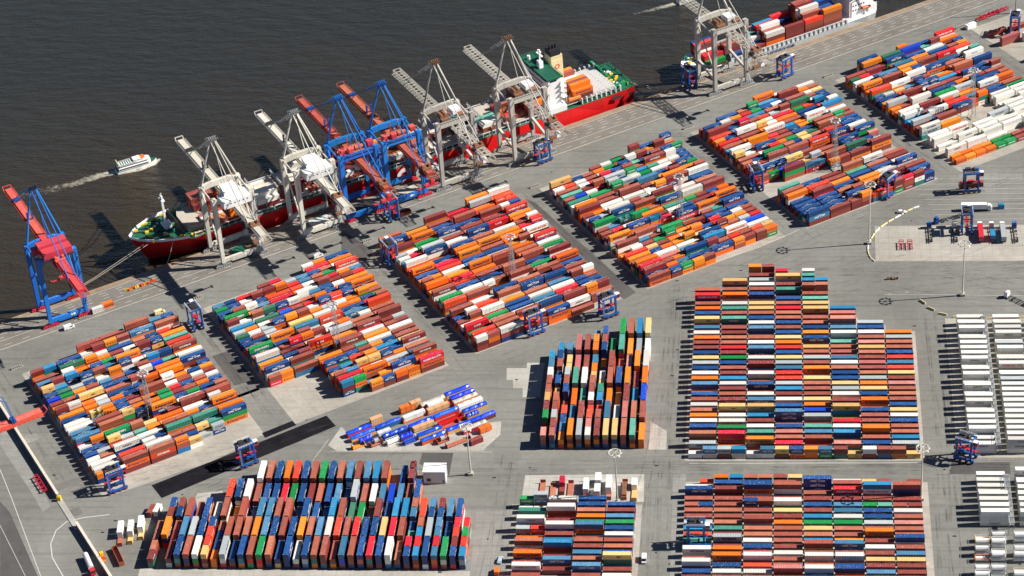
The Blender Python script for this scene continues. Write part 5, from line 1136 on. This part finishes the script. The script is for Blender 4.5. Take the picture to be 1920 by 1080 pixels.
car(932,1074,R(90),'orange utility vehicle at the bottom edge',M['orange'],True,4.2)
car(208,600,QA,'cream van parked above the leftmost quay block' ,M['cream'],True,5.4) if False else car(300,588,QA,'cream van parked at the top right of the leftmost quay block',M['cream'],True,5.4)
car(597,482,QA,'white van parked at the top of the second quay block',M['car_white'],True,5)
car(1868,17,QA,'cream service truck in the far right corner',M['cream'],True,5.6) if False else None
def truck(px,py,a,label,cabm,box=None,boxlab=None,trail=True):
    p=G(px,py); r_=empty('truck',(p.x,p.y,.02),a,label,'truck','container trucks on the concrete slab' if box is None else None)
    b=MB(); b.prism([(5.2,-1.2),(7.0,-1.15),(7.3,-.9),(7.3,.9),(7.0,1.15),(5.2,1.2)],.6,2.6); b.prism([(5.2,-1.1),(6.6,-1.1),(6.6,1.1),(5.2,1.1)],2.6,3.5); c=b.build('cab',cabm,r_)
    b=MB(); b.add([(7.33,-1,1.7),(7.33,1,1.7),(6.75,1,2.7),(6.75,-1,2.7)],[(0,1,2,3)]); b.build('windscreen',M['glass'],c)
    b=MB()
    for y in (-.5,.5): b.box((-1.2,y,1.05),(13.2,.2,.3))
    for x in (-7.2,-4,-1,2,4.6): b.box((x,0,1.05),(.3,2.4,.25))
    b.build('chassis',M['dark'],r_)
    wheels(r_,(-6.3,-5.1,-3.9,2.6,5.9),.95,.5,.4)
    if box:
        b=MB(); b.box((-1.6,0,2.65),(12.6,2.5,2.7)); b.build('trailer_body',box,r_)
    return r_
truck(1832,394,0,'white articulated lorry with white trailer driving right behind the parked trucks',M['white'],M['house_white'])
TR=[(1743,440,'sc_blue','dark blue cab, empty chassis, leftmost on the slab'),(1790,440,'white','white cab, empty chassis, left of the straddle carrier'),(1838,440,'white','white cab with a red container on its trailer'),
    (1860,440,'white','white cab with a short cyan container'),(1880,440,'white','white cab with grey container near the right edge'),(1903,440,'sc_blue','blue-grey cab, empty trailer, rightmost on the slab')]
for px,py,cm,lb in TR: truck(px,py,R(90),'parked truck with '+lb,M[cm])
for px,c,ln,lb in ((1838,'r',4,'red container on the trailer of a parked truck on the slab'),(1860,'c',2,'short cyan container on a truck trailer on the slab'),(1880,'s',4,'grey container on a truck trailer near the right edge')):
    p=G(px,440); o=template(ln,None,True,True).build('container',TM(c)); o.location=(p.x,p.y-1.6 if ln==4 else p.y-3.5,1.27); o.rotation_euler[2]=R(90); tag(o,lb,'container')
truck(1908,566,R(140),'truck with white cab and red empty chassis driving at the right edge',M['white'])
truck(1776,413,R(205),'truck with an empty rusty trailer turning behind the straddle carrier',M['sc_blue'])
# tank truck at the lower left
p=G(168,1062); r_=empty('tank_truck',(p.x,p.y,.02),R(-62),'white tank truck with a red cab beside the low wall, bottom left','truck')
b=MB(); b.cyl((-6,0,2.2),(4,0,2.2),1.25,n=14); b.build('tank',M['ship_white'],r_,smooth=False)
b=MB(); b.box((6,0,1.8),(2.2,2.3,2.6)); b.build('cab',M['sc_red'],r_); b=MB(); b.box((7.12,0,2.3),(.06,2,1)); b.build('windscreen',M['glass'],r_)
b=MB(); b.box((0,0,.9),(12,1.2,.3)); b.build('chassis',M['dark'],r_); wheels(r_,(-5,-3.8,-2.6,3,5.8),.95,.5,.4)
# forklift
p=G(192,1046); r_=empty('reach_stacker',(p.x,p.y,.02),R(-60),'small orange forklift near the rusty half-open container','forklift')
b=MB(); b.box((0,0,1.1),(4,2,1.2)); b.build('body',M['orange'],r_); b=MB(); b.box((-.2,0,2.3),(1.6,1.6,1.4)); b.build('cab',M['yellow'],r_)
b=MB(); b.beam((2,-.6,.3),(2.2,-.6,4),.25); b.beam((2,.6,.3),(2.2,.6,4),.25); b.box((2.8,0,.35),(1.6,1.4,.15)); b.build('mast',M['orange'],r_); wheels(r_,(-1.4,1.4),1,.5,.4)

# ------------------------------------------------------------------ special cargo yard: open tops with tarpaulins, flat racks, tanks
def obox(px,py,z,a,ln,c,tarp=None,label='',kind='open_top_container',group='special cargo beside the dark tarmac strip'):
    p=G(px,py); l=LN[ln]; r_=empty(kind,(p.x,p.y,z+.03),a,label,'container',group)
    b=MB(); h=CH-.35
    if kind=='flat_rack':
        b.box((0,0,.3),(l,2.4,.5)); 
        for x in (-l/2+.12,l/2-.12): b.box((x,0,1.3),(.22,2.4,1.6))
    elif kind=='tank_container':
        for x in (-l/2+.1,l/2-.1):
            for y in (-1.1,1.1): b.beam((x,y,0),(x,y,CH),.2)
            for zz in (.1,CH-.1): b.beam((x,-1.1,zz),(x,1.1,zz),.2)
        for y in (-1.1,1.1):
            for zz in (.1,CH-.1): b.beam((-l/2+.1,y,zz),(l/2-.1,y,zz),.16)
    else:
        for y in (-1.16,1.16): b.box((0,y,h/2),(l,.12,h))
        for x in (-l/2+.06,l/2-.06): b.box((x,0,h/2),(.12,2.2,h))
        b.box((0,0,.15),(l-.3,2.2,.25))
        for i in range(int(l/1.0)): 
            for y in (-1.24,1.24): b.box((-l/2+.6+i*1.0,y,h/2),(.25,.05,h-.3))
    b.build('frame',CM[c],r_)
    if tarp:
        m_=MB(); n=8; vs=[];fs=[]; rr=random.Random(int(px*7+py))
        for i in range(n+1):
            x=-l/2-.05+(l+.1)*i/n; bump=rr.uniform(-.02,.55) if 0<i<n else 0
            vs += [(x,-1.28,h-.45),(x,-1.26,h+.05),(x,-.5,h+.3+bump),(x,.5,h+.32+bump),(x,1.26,h+.05),(x,1.28,h-.45)]
        for i in range(n):
            for k in range(5): a0=6*i+k; fs.append((a0,a0+6,a0+7,a0+1))
        fs += [(0,1,2,3,4,5),tuple(6*n+k for k in (5,4,3,2,1,0))]
        m_.add(vs,fs); m_.build('tarpaulin',M[tarp],r_)
    if kind=='tank_container':
        m_=MB(); m_.cyl((-l/2+.35,0,1.3),(l/2-.35,0,1.3),1.1,n=14); m_.box((0,0,2.42),(l-1.4,.5,.06)); m_.build('tank',M['ship_white'] if c!='u' else CM['u'],r_,smooth=False)
    return r_
def crate(px,py,z,a,dims,mat,label,n=1,kind='crate'):
    p=G(px,py); r_=MB(); l,w_,h=dims
    for i in range(n):
        x=-l/2+l*(i+.5)/n; r_.box((x,0,h/2),(l/n-.12,w_,h)); r_.box((x,0,h+.02),(l/n-.12,.1,.06)); 
        for k in (-1,1): r_.box((x+k*(l/n*.35),0,h/2),(.12,w_+.08,h+.06))
    o=r_.build(kind,mat,loc=(p.x,p.y,z+.03)); o.rotation_euler[2]=a; return tag(o,label,'crate','special cargo crates')
def Z(x,y): return 630+x/6.0, 700+y/6.0
SC=[(260,650,4,'r','tarp','red with blue tarpaulin, leftmost of the yard'),(305,700,4,'y','tarp','tan with blue tarpaulin, second from the left end'),(335,750,2,'u','tarp','short and blue with blue tarpaulin at the left end'),
 (590,580,4,'l','tarp','grey-blue with blue tarpaulin behind the white crates'),(665,680,4,'b','tarp','navy with blue tarpaulin in front of the white crates'),(790,715,2,'m','tarp','short maroon with blue tarpaulin'),
 (960,570,4,'y','tarp','tan with blue tarpaulin beside a row of timber crates'),(1055,670,4,'y','tarp','tan with blue tarpaulin above the orange one'),(1095,730,4,'o','tarp','orange with blue tarpaulin in the front row'),
 (1090,330,4,'o','crane_grey','orange with grey tarpaulin at the back row'),(1240,460,4,'r','tarp','red with blue tarpaulin above the open red one'),(1385,610,4,'y','tarp','tan with blue tarpaulin right of the open red one'),
 (1365,210,4,'y','tarp','tan with blue tarpaulin at the very top'),(1420,255,4,'m','tarp','maroon with blue tarpaulin, second from the top'),(1560,400,4,'y','tarp','tan with blue tarpaulin in the right column'),
 (1535,475,2,'y','tarp','short tan with blue tarpaulin in the right column'),(1655,505,4,'m','tarp','maroon with blue tarpaulin at the right corner'),(1560,610,4,'r','crane_grey','red with grey tarpaulin near the mast'),(1290,535,4,'r',None,'red and open without cover'),
 (1510,345,4,'w','house_white','white with white cover, fourth from the top'),(1455,300,4,'o','hatch','orange with peach cover, third from the top')]
for x,y,ln,c,tp,lb in SC: px,py=Z(x,y+18); obox(px,py,0,QA,ln,c,tp,'open top container, '+lb)
FR=[(250,812,2,'o','orange, empty, at the left end of the front row'),(455,785,2,'k','brown with a silver coil on it'),(880,490,4,'o','orange carrying white cargo'),(1150,400,4,'r','red carrying pale crates'),(1200,755,2,'k','brown carrying a silver reel'),(1375,770,4,'k','brown carrying grey beams in the front row'),(1240,590,4,'k','brown with yellow machines behind the navy one')]
for x,y,ln,c,lb in FR: px,py=Z(x,y+14); obox(px,py,0,QA,ln,c,None,'flat rack, '+lb,'flat_rack')
for x,y,c,lb in ((640,775,'w','white frame and pale tank in the front row'),(830,770,'u','red frame and blue tank in the front row')):
    px,py=Z(x,y+8); obox(px,py,0,QA,2,c,None,'tank container with '+lb,'tank_container')
for x,y,dm,mt,n,lb in ((460,560,(6,2.3,3.6),'wood',1,'tall pale crate standing alone behind the left tarpaulins'),(545,680,(6.5,2.3,2.0),'house_white',2,'white crate on a flat rack between blue tarpaulins'),(880,490,(11,2.2,2.2),'house_white',2,'long white wrapped cargo on the orange flat rack'),
  (985,610,(10.5,2.2,2.0),'wood',3,'row of three timber crates in front of a tan open top'),(1150,405,(11,2.2,2.2),'wood',3,'pale timber crates on the red flat rack'),(1120,365,(8,2.3,2.4),'house_white',1,'white crate in front of the grey tarpaulin'),
  (1680,640,(6,2.4,2.4),'orange',2,'orange slatted cage at the right end of the front row'),(900,375,(5.5,2.3,3.4),'wood',2,'timber crates at the back left corner'),(810,410,(8,2.3,3.0),'orange',3,'orange slatted cages at the back left corner')):
    px,py=Z(x,y+12); crate(px,py,.6,QA,dm,M[mt],lb,n)
for x,y,lb in ((455,770,'silver coil lying on a brown flat rack'),(1200,745,'silver cable reel on a brown flat rack')):
    px,py=Z(x,y+14); p=G(px,py); b=MB(); b.cyl((-1,0,1.7),(1,0,1.7),1.15,n=16); b.cyl((-1.1,0,1.7),(-1,0,1.7),1.3,n=16); b.cyl((1,0,1.7),(1.1,0,1.7),1.3,n=16); o=b.build('cable_reel',M['silver'],loc=(p.x,p.y,.05)); o.rotation_euler[2]=QA; tag(o,lb,'reel')
p=G(*Z(1580,780)); o=template(2,None,True,True).build('container',TM('m')); o.location=(p.x,p.y,.03); o.rotation_euler[2]=QA; tag(o,'short maroon container with grey roof at the right end of the special cargo yard','container')
# pad with crates above the small bottom block
def Y(x,y): return 920+x/4.5, 840+y/4.5
for x,y,ln,c,lb in ((435,400,4,'k','rusty brown, leftmost on the pale pad'),(522,425,4,'k','rusty with grey bed, second on the pale pad'),(603,390,2,'m','short with grey bed, third on the pale pad'),(672,405,4,'k','brown skeleton frame in the middle of the pale pad'),
   (808,385,4,'k','brown under a white crate'),(905,395,4,'k','brown under two white crates'),(1000,395,4,'k','rusty under a white crate beside the mast'),(1130,395,4,'k','rusty with a machine right of the mast'),(1215,405,4,'y','yellow rightmost on the pale pad')):
    px,py=Y(x,y-30); obox(px,py,0,R(90),ln,c,None,'flat rack, '+lb,'flat_rack','flat racks on the pale pad')
for x,y,dm,mt,lb in ((808,310,(8,2.4,3.0),'house_white','white crate on the brown flat rack, left of the pair'),(910,262,(5.5,2.6,3.8),'house_white','rear white crate of the pair on the pale pad'),(902,345,(5.5,2.6,3.0),'house_white','front white crate of the pair on the pale pad'),
   (1000,300,(9,2.5,3.6),'house_white','white crate just left of the mast'),(1215,290,(5,2.4,2.8),'house_white','white crate at the right end of the pale pad'),(605,265,(5,2.3,2.4),'sc_red','red crate at the back of the pale pad'),(1130,330,(9,1.9,1.6),'rust','rusty machine crate right of the mast')):
    px,py=Y(x,y+40); crate(px,py,.6,R(90),dm,M[mt],lb,2)
# trio and rusty open container at the lower left
for (px,py),mt,lb in (((227,1008),'k','brown flat rack with white crate, left of the trio at lower left'),((246,1004),'y','yellow flat rack with white crate, middle of the trio at lower left'),((266,996),'y','yellow flat rack with white crate, right of the trio at lower left')):
    obox(px,py,0,R(97),4 if mt=='k' else 4,mt,None,lb,'flat_rack','trio of flat racks at lower left')
for (px,py),lb in (((228,1000),'tall white crate of the left flat rack of the trio'),((247,998),'tall white crate of the middle flat rack of the trio'),((266,990),'tall white crate of the right flat rack of the trio')):
    crate(px,py,.6,R(97),(8,2.4,3.4),M['house_white'],lb,2)
obox(222,1046,0,R(118),4,'k',None,'rusty open container full of scrap, standing askew at lower left','open_top_container','loose containers at lower left')
for px,py,c,lb in ((285,962,'m','dark maroon flat container beside the speckled block'),(296,960,'w','short white container beside the speckled block')):
    p=G(px,py); o=template(2,None,True,True).build('container',TM(c)); o.location=(p.x,p.y,.03); o.rotation_euler[2]=R(80); tag(o,lb,'container')
# tank containers at the lower right
k=0
for r_i,py in enumerate((1015,1027,1041,1052,1077,1089)):
    for c_i,px in enumerate((1841,1872,1914)):
        if r_i==1 and c_i==2: continue
        cc='wswywswsow'[k%10]; k+=1
        for lv in range(2 if (r_i+c_i)%3 else 1): obox(px,py,lv*CH,R(0),2,cc,None,f"{'upper' if lv else 'lower'} tank container with {'silver' if cc!='u' else 'blue'} tank, {ordn(r_i+1)} row, {['left','middle','right'][c_i]} one at the lower right corner",'tank_container','tank containers at the lower right')

# ------------------------------------------------------------------ racks, walls, buildings, small things
for nm,y0,n,x0 in (('upper',872,24,90.1),('lower',818.5,8,91.9)):
    r_=empty('service_rack',(x0+1.35,y0,0),0,f'grey steel service walkway between the {nm} white box columns','walkway'); b=MB()
    b.box((0,n*3.95/2-2,5.3),(2.0,n*3.95,.2)); b.build('deck',M['grey'],r_)
    for i in range(n+1):
        b=MB(); b.box((-1.1,i*3.95-2,3.4),(.2,.2,6.6)); b.box((1.1,i*3.95-2,3.4),(.2,.2,6.6)); b.box((0,i*3.95-2,5.2),(2.4,.15,.2)); b.box((0,i*3.95-2,2.6),(2.4,.15,.2)); b.box((0,i*3.95-.8,5.5),(2.2,1.1,.3)); b.build('post',M['grey'],r_)
    b=MB(); rails(b,(-1.1,-2,5.4),(-1.1,n*3.95-2,5.4),n=n); rails(b,(1.1,-2,5.4),(1.1,n*3.95-2,5.4),n=n); b.build('handrail',M['hull_grey'],r_)
# small white building
p=G(817,907); r_=empty('white_building',(p.x-.3,p.y+3.1,0),R(0),'small white two-storey cabin building with a blue-grey window beside the light mast','building')
b=MB(); b.box((0,0,3.3),(9.8,6.2,6.6)); b.build('wall',M['house_white'],r_); b=MB(); b.box((0,0,6.72),(10.1,6.5,.2)); b.box((0,0,6.86),(9.6,.12,.08)); b.build('roof',M['ship_white'],r_)
b=MB(); b.box((-2.6,-3.13,2.2),(1.9,.08,1.6)); b.build('window',M['glass'],r_); b=MB(); b.box((3.9,-3.13,1.1),(1.0,.08,2.1)); b.build('door',M['grey'],r_)
# low quay wall at the left
def wall(u0,u1,s_,label,h=3.0):
    r_=empty('low_wall',Q(s_,(u0+u1)/2,0),QA,label,'wall'); b=MB(); b.box((0,0,h/2),(.8,abs(u1-u0),h)); b.build('wall_body',M['concrete'],r_); b=MB(); b.box((0,0,h+.1),(1.2,abs(u1-u0),.25)); b.build('coping',M['hatch'],r_)
wall(879,960,190.6,'long pale low flood wall running down the left side',2.6); wall(960.1,986,191.4,'far end of the pale flood wall at the left edge',2.6)
wall(800,856,191.0,'lower stretch of the pale flood wall beside the tank truck',2.6)
p=Q(190.6,866); b=MB(); b.box((0,0,.15),(2.6,24,.25)); o=b.build('ground_gate_sill',concbare,loc=(p.x,p.y,0)); o.rotation_euler[2]=QA; tag(o,kind='structure')
p=Q(190.6,877.5); b=MB(); b.box((0,0,1.2),(1.6,1.6,2.4)); b.box((.2,0,2.5),(1.0,1.0,.3)); o=b.build('gate_post',M['yellow'],loc=(p.x,p.y,0)); tag(o,'yellow gate post at the end of the flood wall','post')
def spreader_frame(px,py,a,label,l=12.2,z=0):
    p=G(px,py); b=MB()
    for y in (-1.1,1.1): b.beam((-l/2,y,1.0),(l/2,y,1.0),.35)
    n=4 if l>8 else 2
    for i in range(n+1):
        x=-l/2+l*i/n; b.beam((x,-1.1,1.0),(x,1.1,1.0),.3)
        for y in (-1.1,1.1): b.beam((x,y,0),(x,y,1.9),.22)
        b.beam((x,-1.1,1.9),(x,1.1,1.9),.22)
    o=b.build('spreader_frame',M['sc_red'],loc=(p.x,p.y,z)); o.rotation_euler[2]=a; tag(o,label,'lifting frame','red lifting frames')
spreader_frame(76,910,QA-R(90),'red lifting frame lying beside the flood wall at the left')
spreader_frame(1690,462,R(90),'small red lifting frame on the slab, left of two',6); spreader_frame(1706,462,R(90),'small red lifting frame on the slab, right of two',6)
spreader_frame(1855,30,QA,'red lifting frame at the far top right, left one'); spreader_frame(1872,23,QA,'red lifting frame at the far top right, right one')
spreader_frame(1842,36,QA,'red lifting frame at the far top right, nearest the service hut',6)
# traffic barriers
def barrier(p,a,mat,label,group,l=3.2,h=1.0):
    b=MB(); b.prism([(-l/2,-.35),(l/2,-.35),(l/2,.35),(-l/2,.35)],0,h*.4); b.prism([(-l/2,-.16),(l/2,-.16),(l/2,.16),(-l/2,.16)],h*.4,h)
    o=b.build('traffic_barrier',M[mat],loc=(p.x,p.y,.02)); o.rotation_euler[2]=a; return tag(o,label,'barrier',group)
for i in range(9):
    t_=i/8; p=G(240+48*t_,545-17*t_); barrier(p,QA+(.4 if i%2 else -.3),['yellow','sc_red','orange'][i%3],f"{['yellow','red','orange'][i%3]} barrier, {ordn(i+1)} from left in the row on the apron",'coloured barriers on the apron',3.2,1.2)
kp=[(1641,491),(1634,486),(1629,478),(1627,469),(1628,460),(1633,449),(1640,437),(1650,427),(1665,417),(1677,410),(1690,403),(1702,396),(1712,391),(1724,387)]
for i,(a_,c_) in enumerate(zip(kp,kp[1:])):
    A=G(*a_);B_=G(*c_); d=B_-A; barrier((A+B_)/2,math.atan2(d.y,d.x),'cream' if i%3 else 'white',f"{'cream' if i%3 else 'white'} kerb barrier, {ordn(i+1)} from the slab corner along the curve",'barriers along the curved kerb',d.length*.85,.55)
for i,(px,py,a) in enumerate(((1730,567,-50),(1746,580,-38),(1768,590,-22),(1795,595.5,0),(1825,597,0),(1858,598,0),(1888,597,0),(1914,596,2))):
    barrier(G(px,py),R(a),'cream',f'striped cream barrier, {ordn(i+1)} from the mast shadow in the curved row','barriers above the white boxes',4.0,1.0)
for i,(px,py) in enumerate(((32,690),(370,560),(690,452),(1003,350),(1290,240),(1553,143),(1800,52))):
    p=G(px,py); b=MB()
    for k in range(6): b.box((-2.5+k*1.0,0,.6),(.35,.9,1.2)); 
    b.box((0,0,.1),(6,1.0,.2)); o=b.build('bollard_row',M['concrete'],loc=(p.x,p.y,.02)); o.rotation_euler[2]=QA; tag(o,f'row of cream posts at the top left corner of the {["leftmost","second","third","fourth","fifth","sixth","seventh"][i]} quay block','barrier','cream post rows at the block corners')
# ship hatch covers laid down on the apron under the cranes
for i,(s_,u_,mt) in enumerate(((434,1013.5,'hatch'),(408,1014,'dark'),(385,1014,'hull_grey'),(341,1013,'deck_green'))):
    p=Q(s_,u_); b=MB(); b.box((0,0,.7),(13,9.5,1.3)); 
    for k in range(4): b.box((-4.8+k*3.2,0,1.4),(.3,9.3,.14))
    o=b.build('hatch_cover',M[mt],loc=(p.x,p.y,.02)); o.rotation_euler[2]=QA; tag(o,['pale hatch cover slab under the right blue crane','dark hatch cover slab under the left blue crane','grey hatch cover slab under the second white crane','green hatch cover slab under the white crane at the bow'][i],'hatch cover','ship hatch covers on the apron')
p=G(725,390) if False else G(765,385); o=obox(722,398,0,QA,2,'o',None,'orange empty flat rack on the apron right of the blue crane pair' ,'flat_rack','loose racks on the apron') if False else obox(760,402,0,QA,2,'k',None,'brown open container on the apron below the right blue crane','open_top_container','loose racks on the apron')
# stacked pallets and a machine at the right
p=G(1673,524); b=MB()
for k in range(4): b.box((k*1.5-2.2,(k%2)*.5,.5),(1.1,1.0,1.0)); b.cyl((k*1.5-2.2,.2,1),(k*1.5-1.6,.2,1.5),.2,n=6)
o=b.build('spare_parts',M['rust'],loc=(p.x,p.y,.02)); tag(o,'heap of rusty lashing gear on the open asphalt at right','gear')
p=G(1877,390); b=MB(); b.box((0,0,1.2),(3,2.2,2.4)); b.box((0,0,2.5),(2.6,1.8,.2)); o=b.build('generator_box',CM['c'],loc=(p.x,p.y,.02)); tag(o,'bright blue generator box right of the white lorry','generator')
p=G(1820,52); b=MB(); b.box((0,0,1.3),(6,2.5,2.6)); b.box((.5,0,2.7),(4,2.2,.3)); o=b.build('service_hut',M['house_white'],loc=(p.x,p.y,.02)); o.rotation_euler[2]=QA; tag(o,'small white service hut in the far right corner','hut')
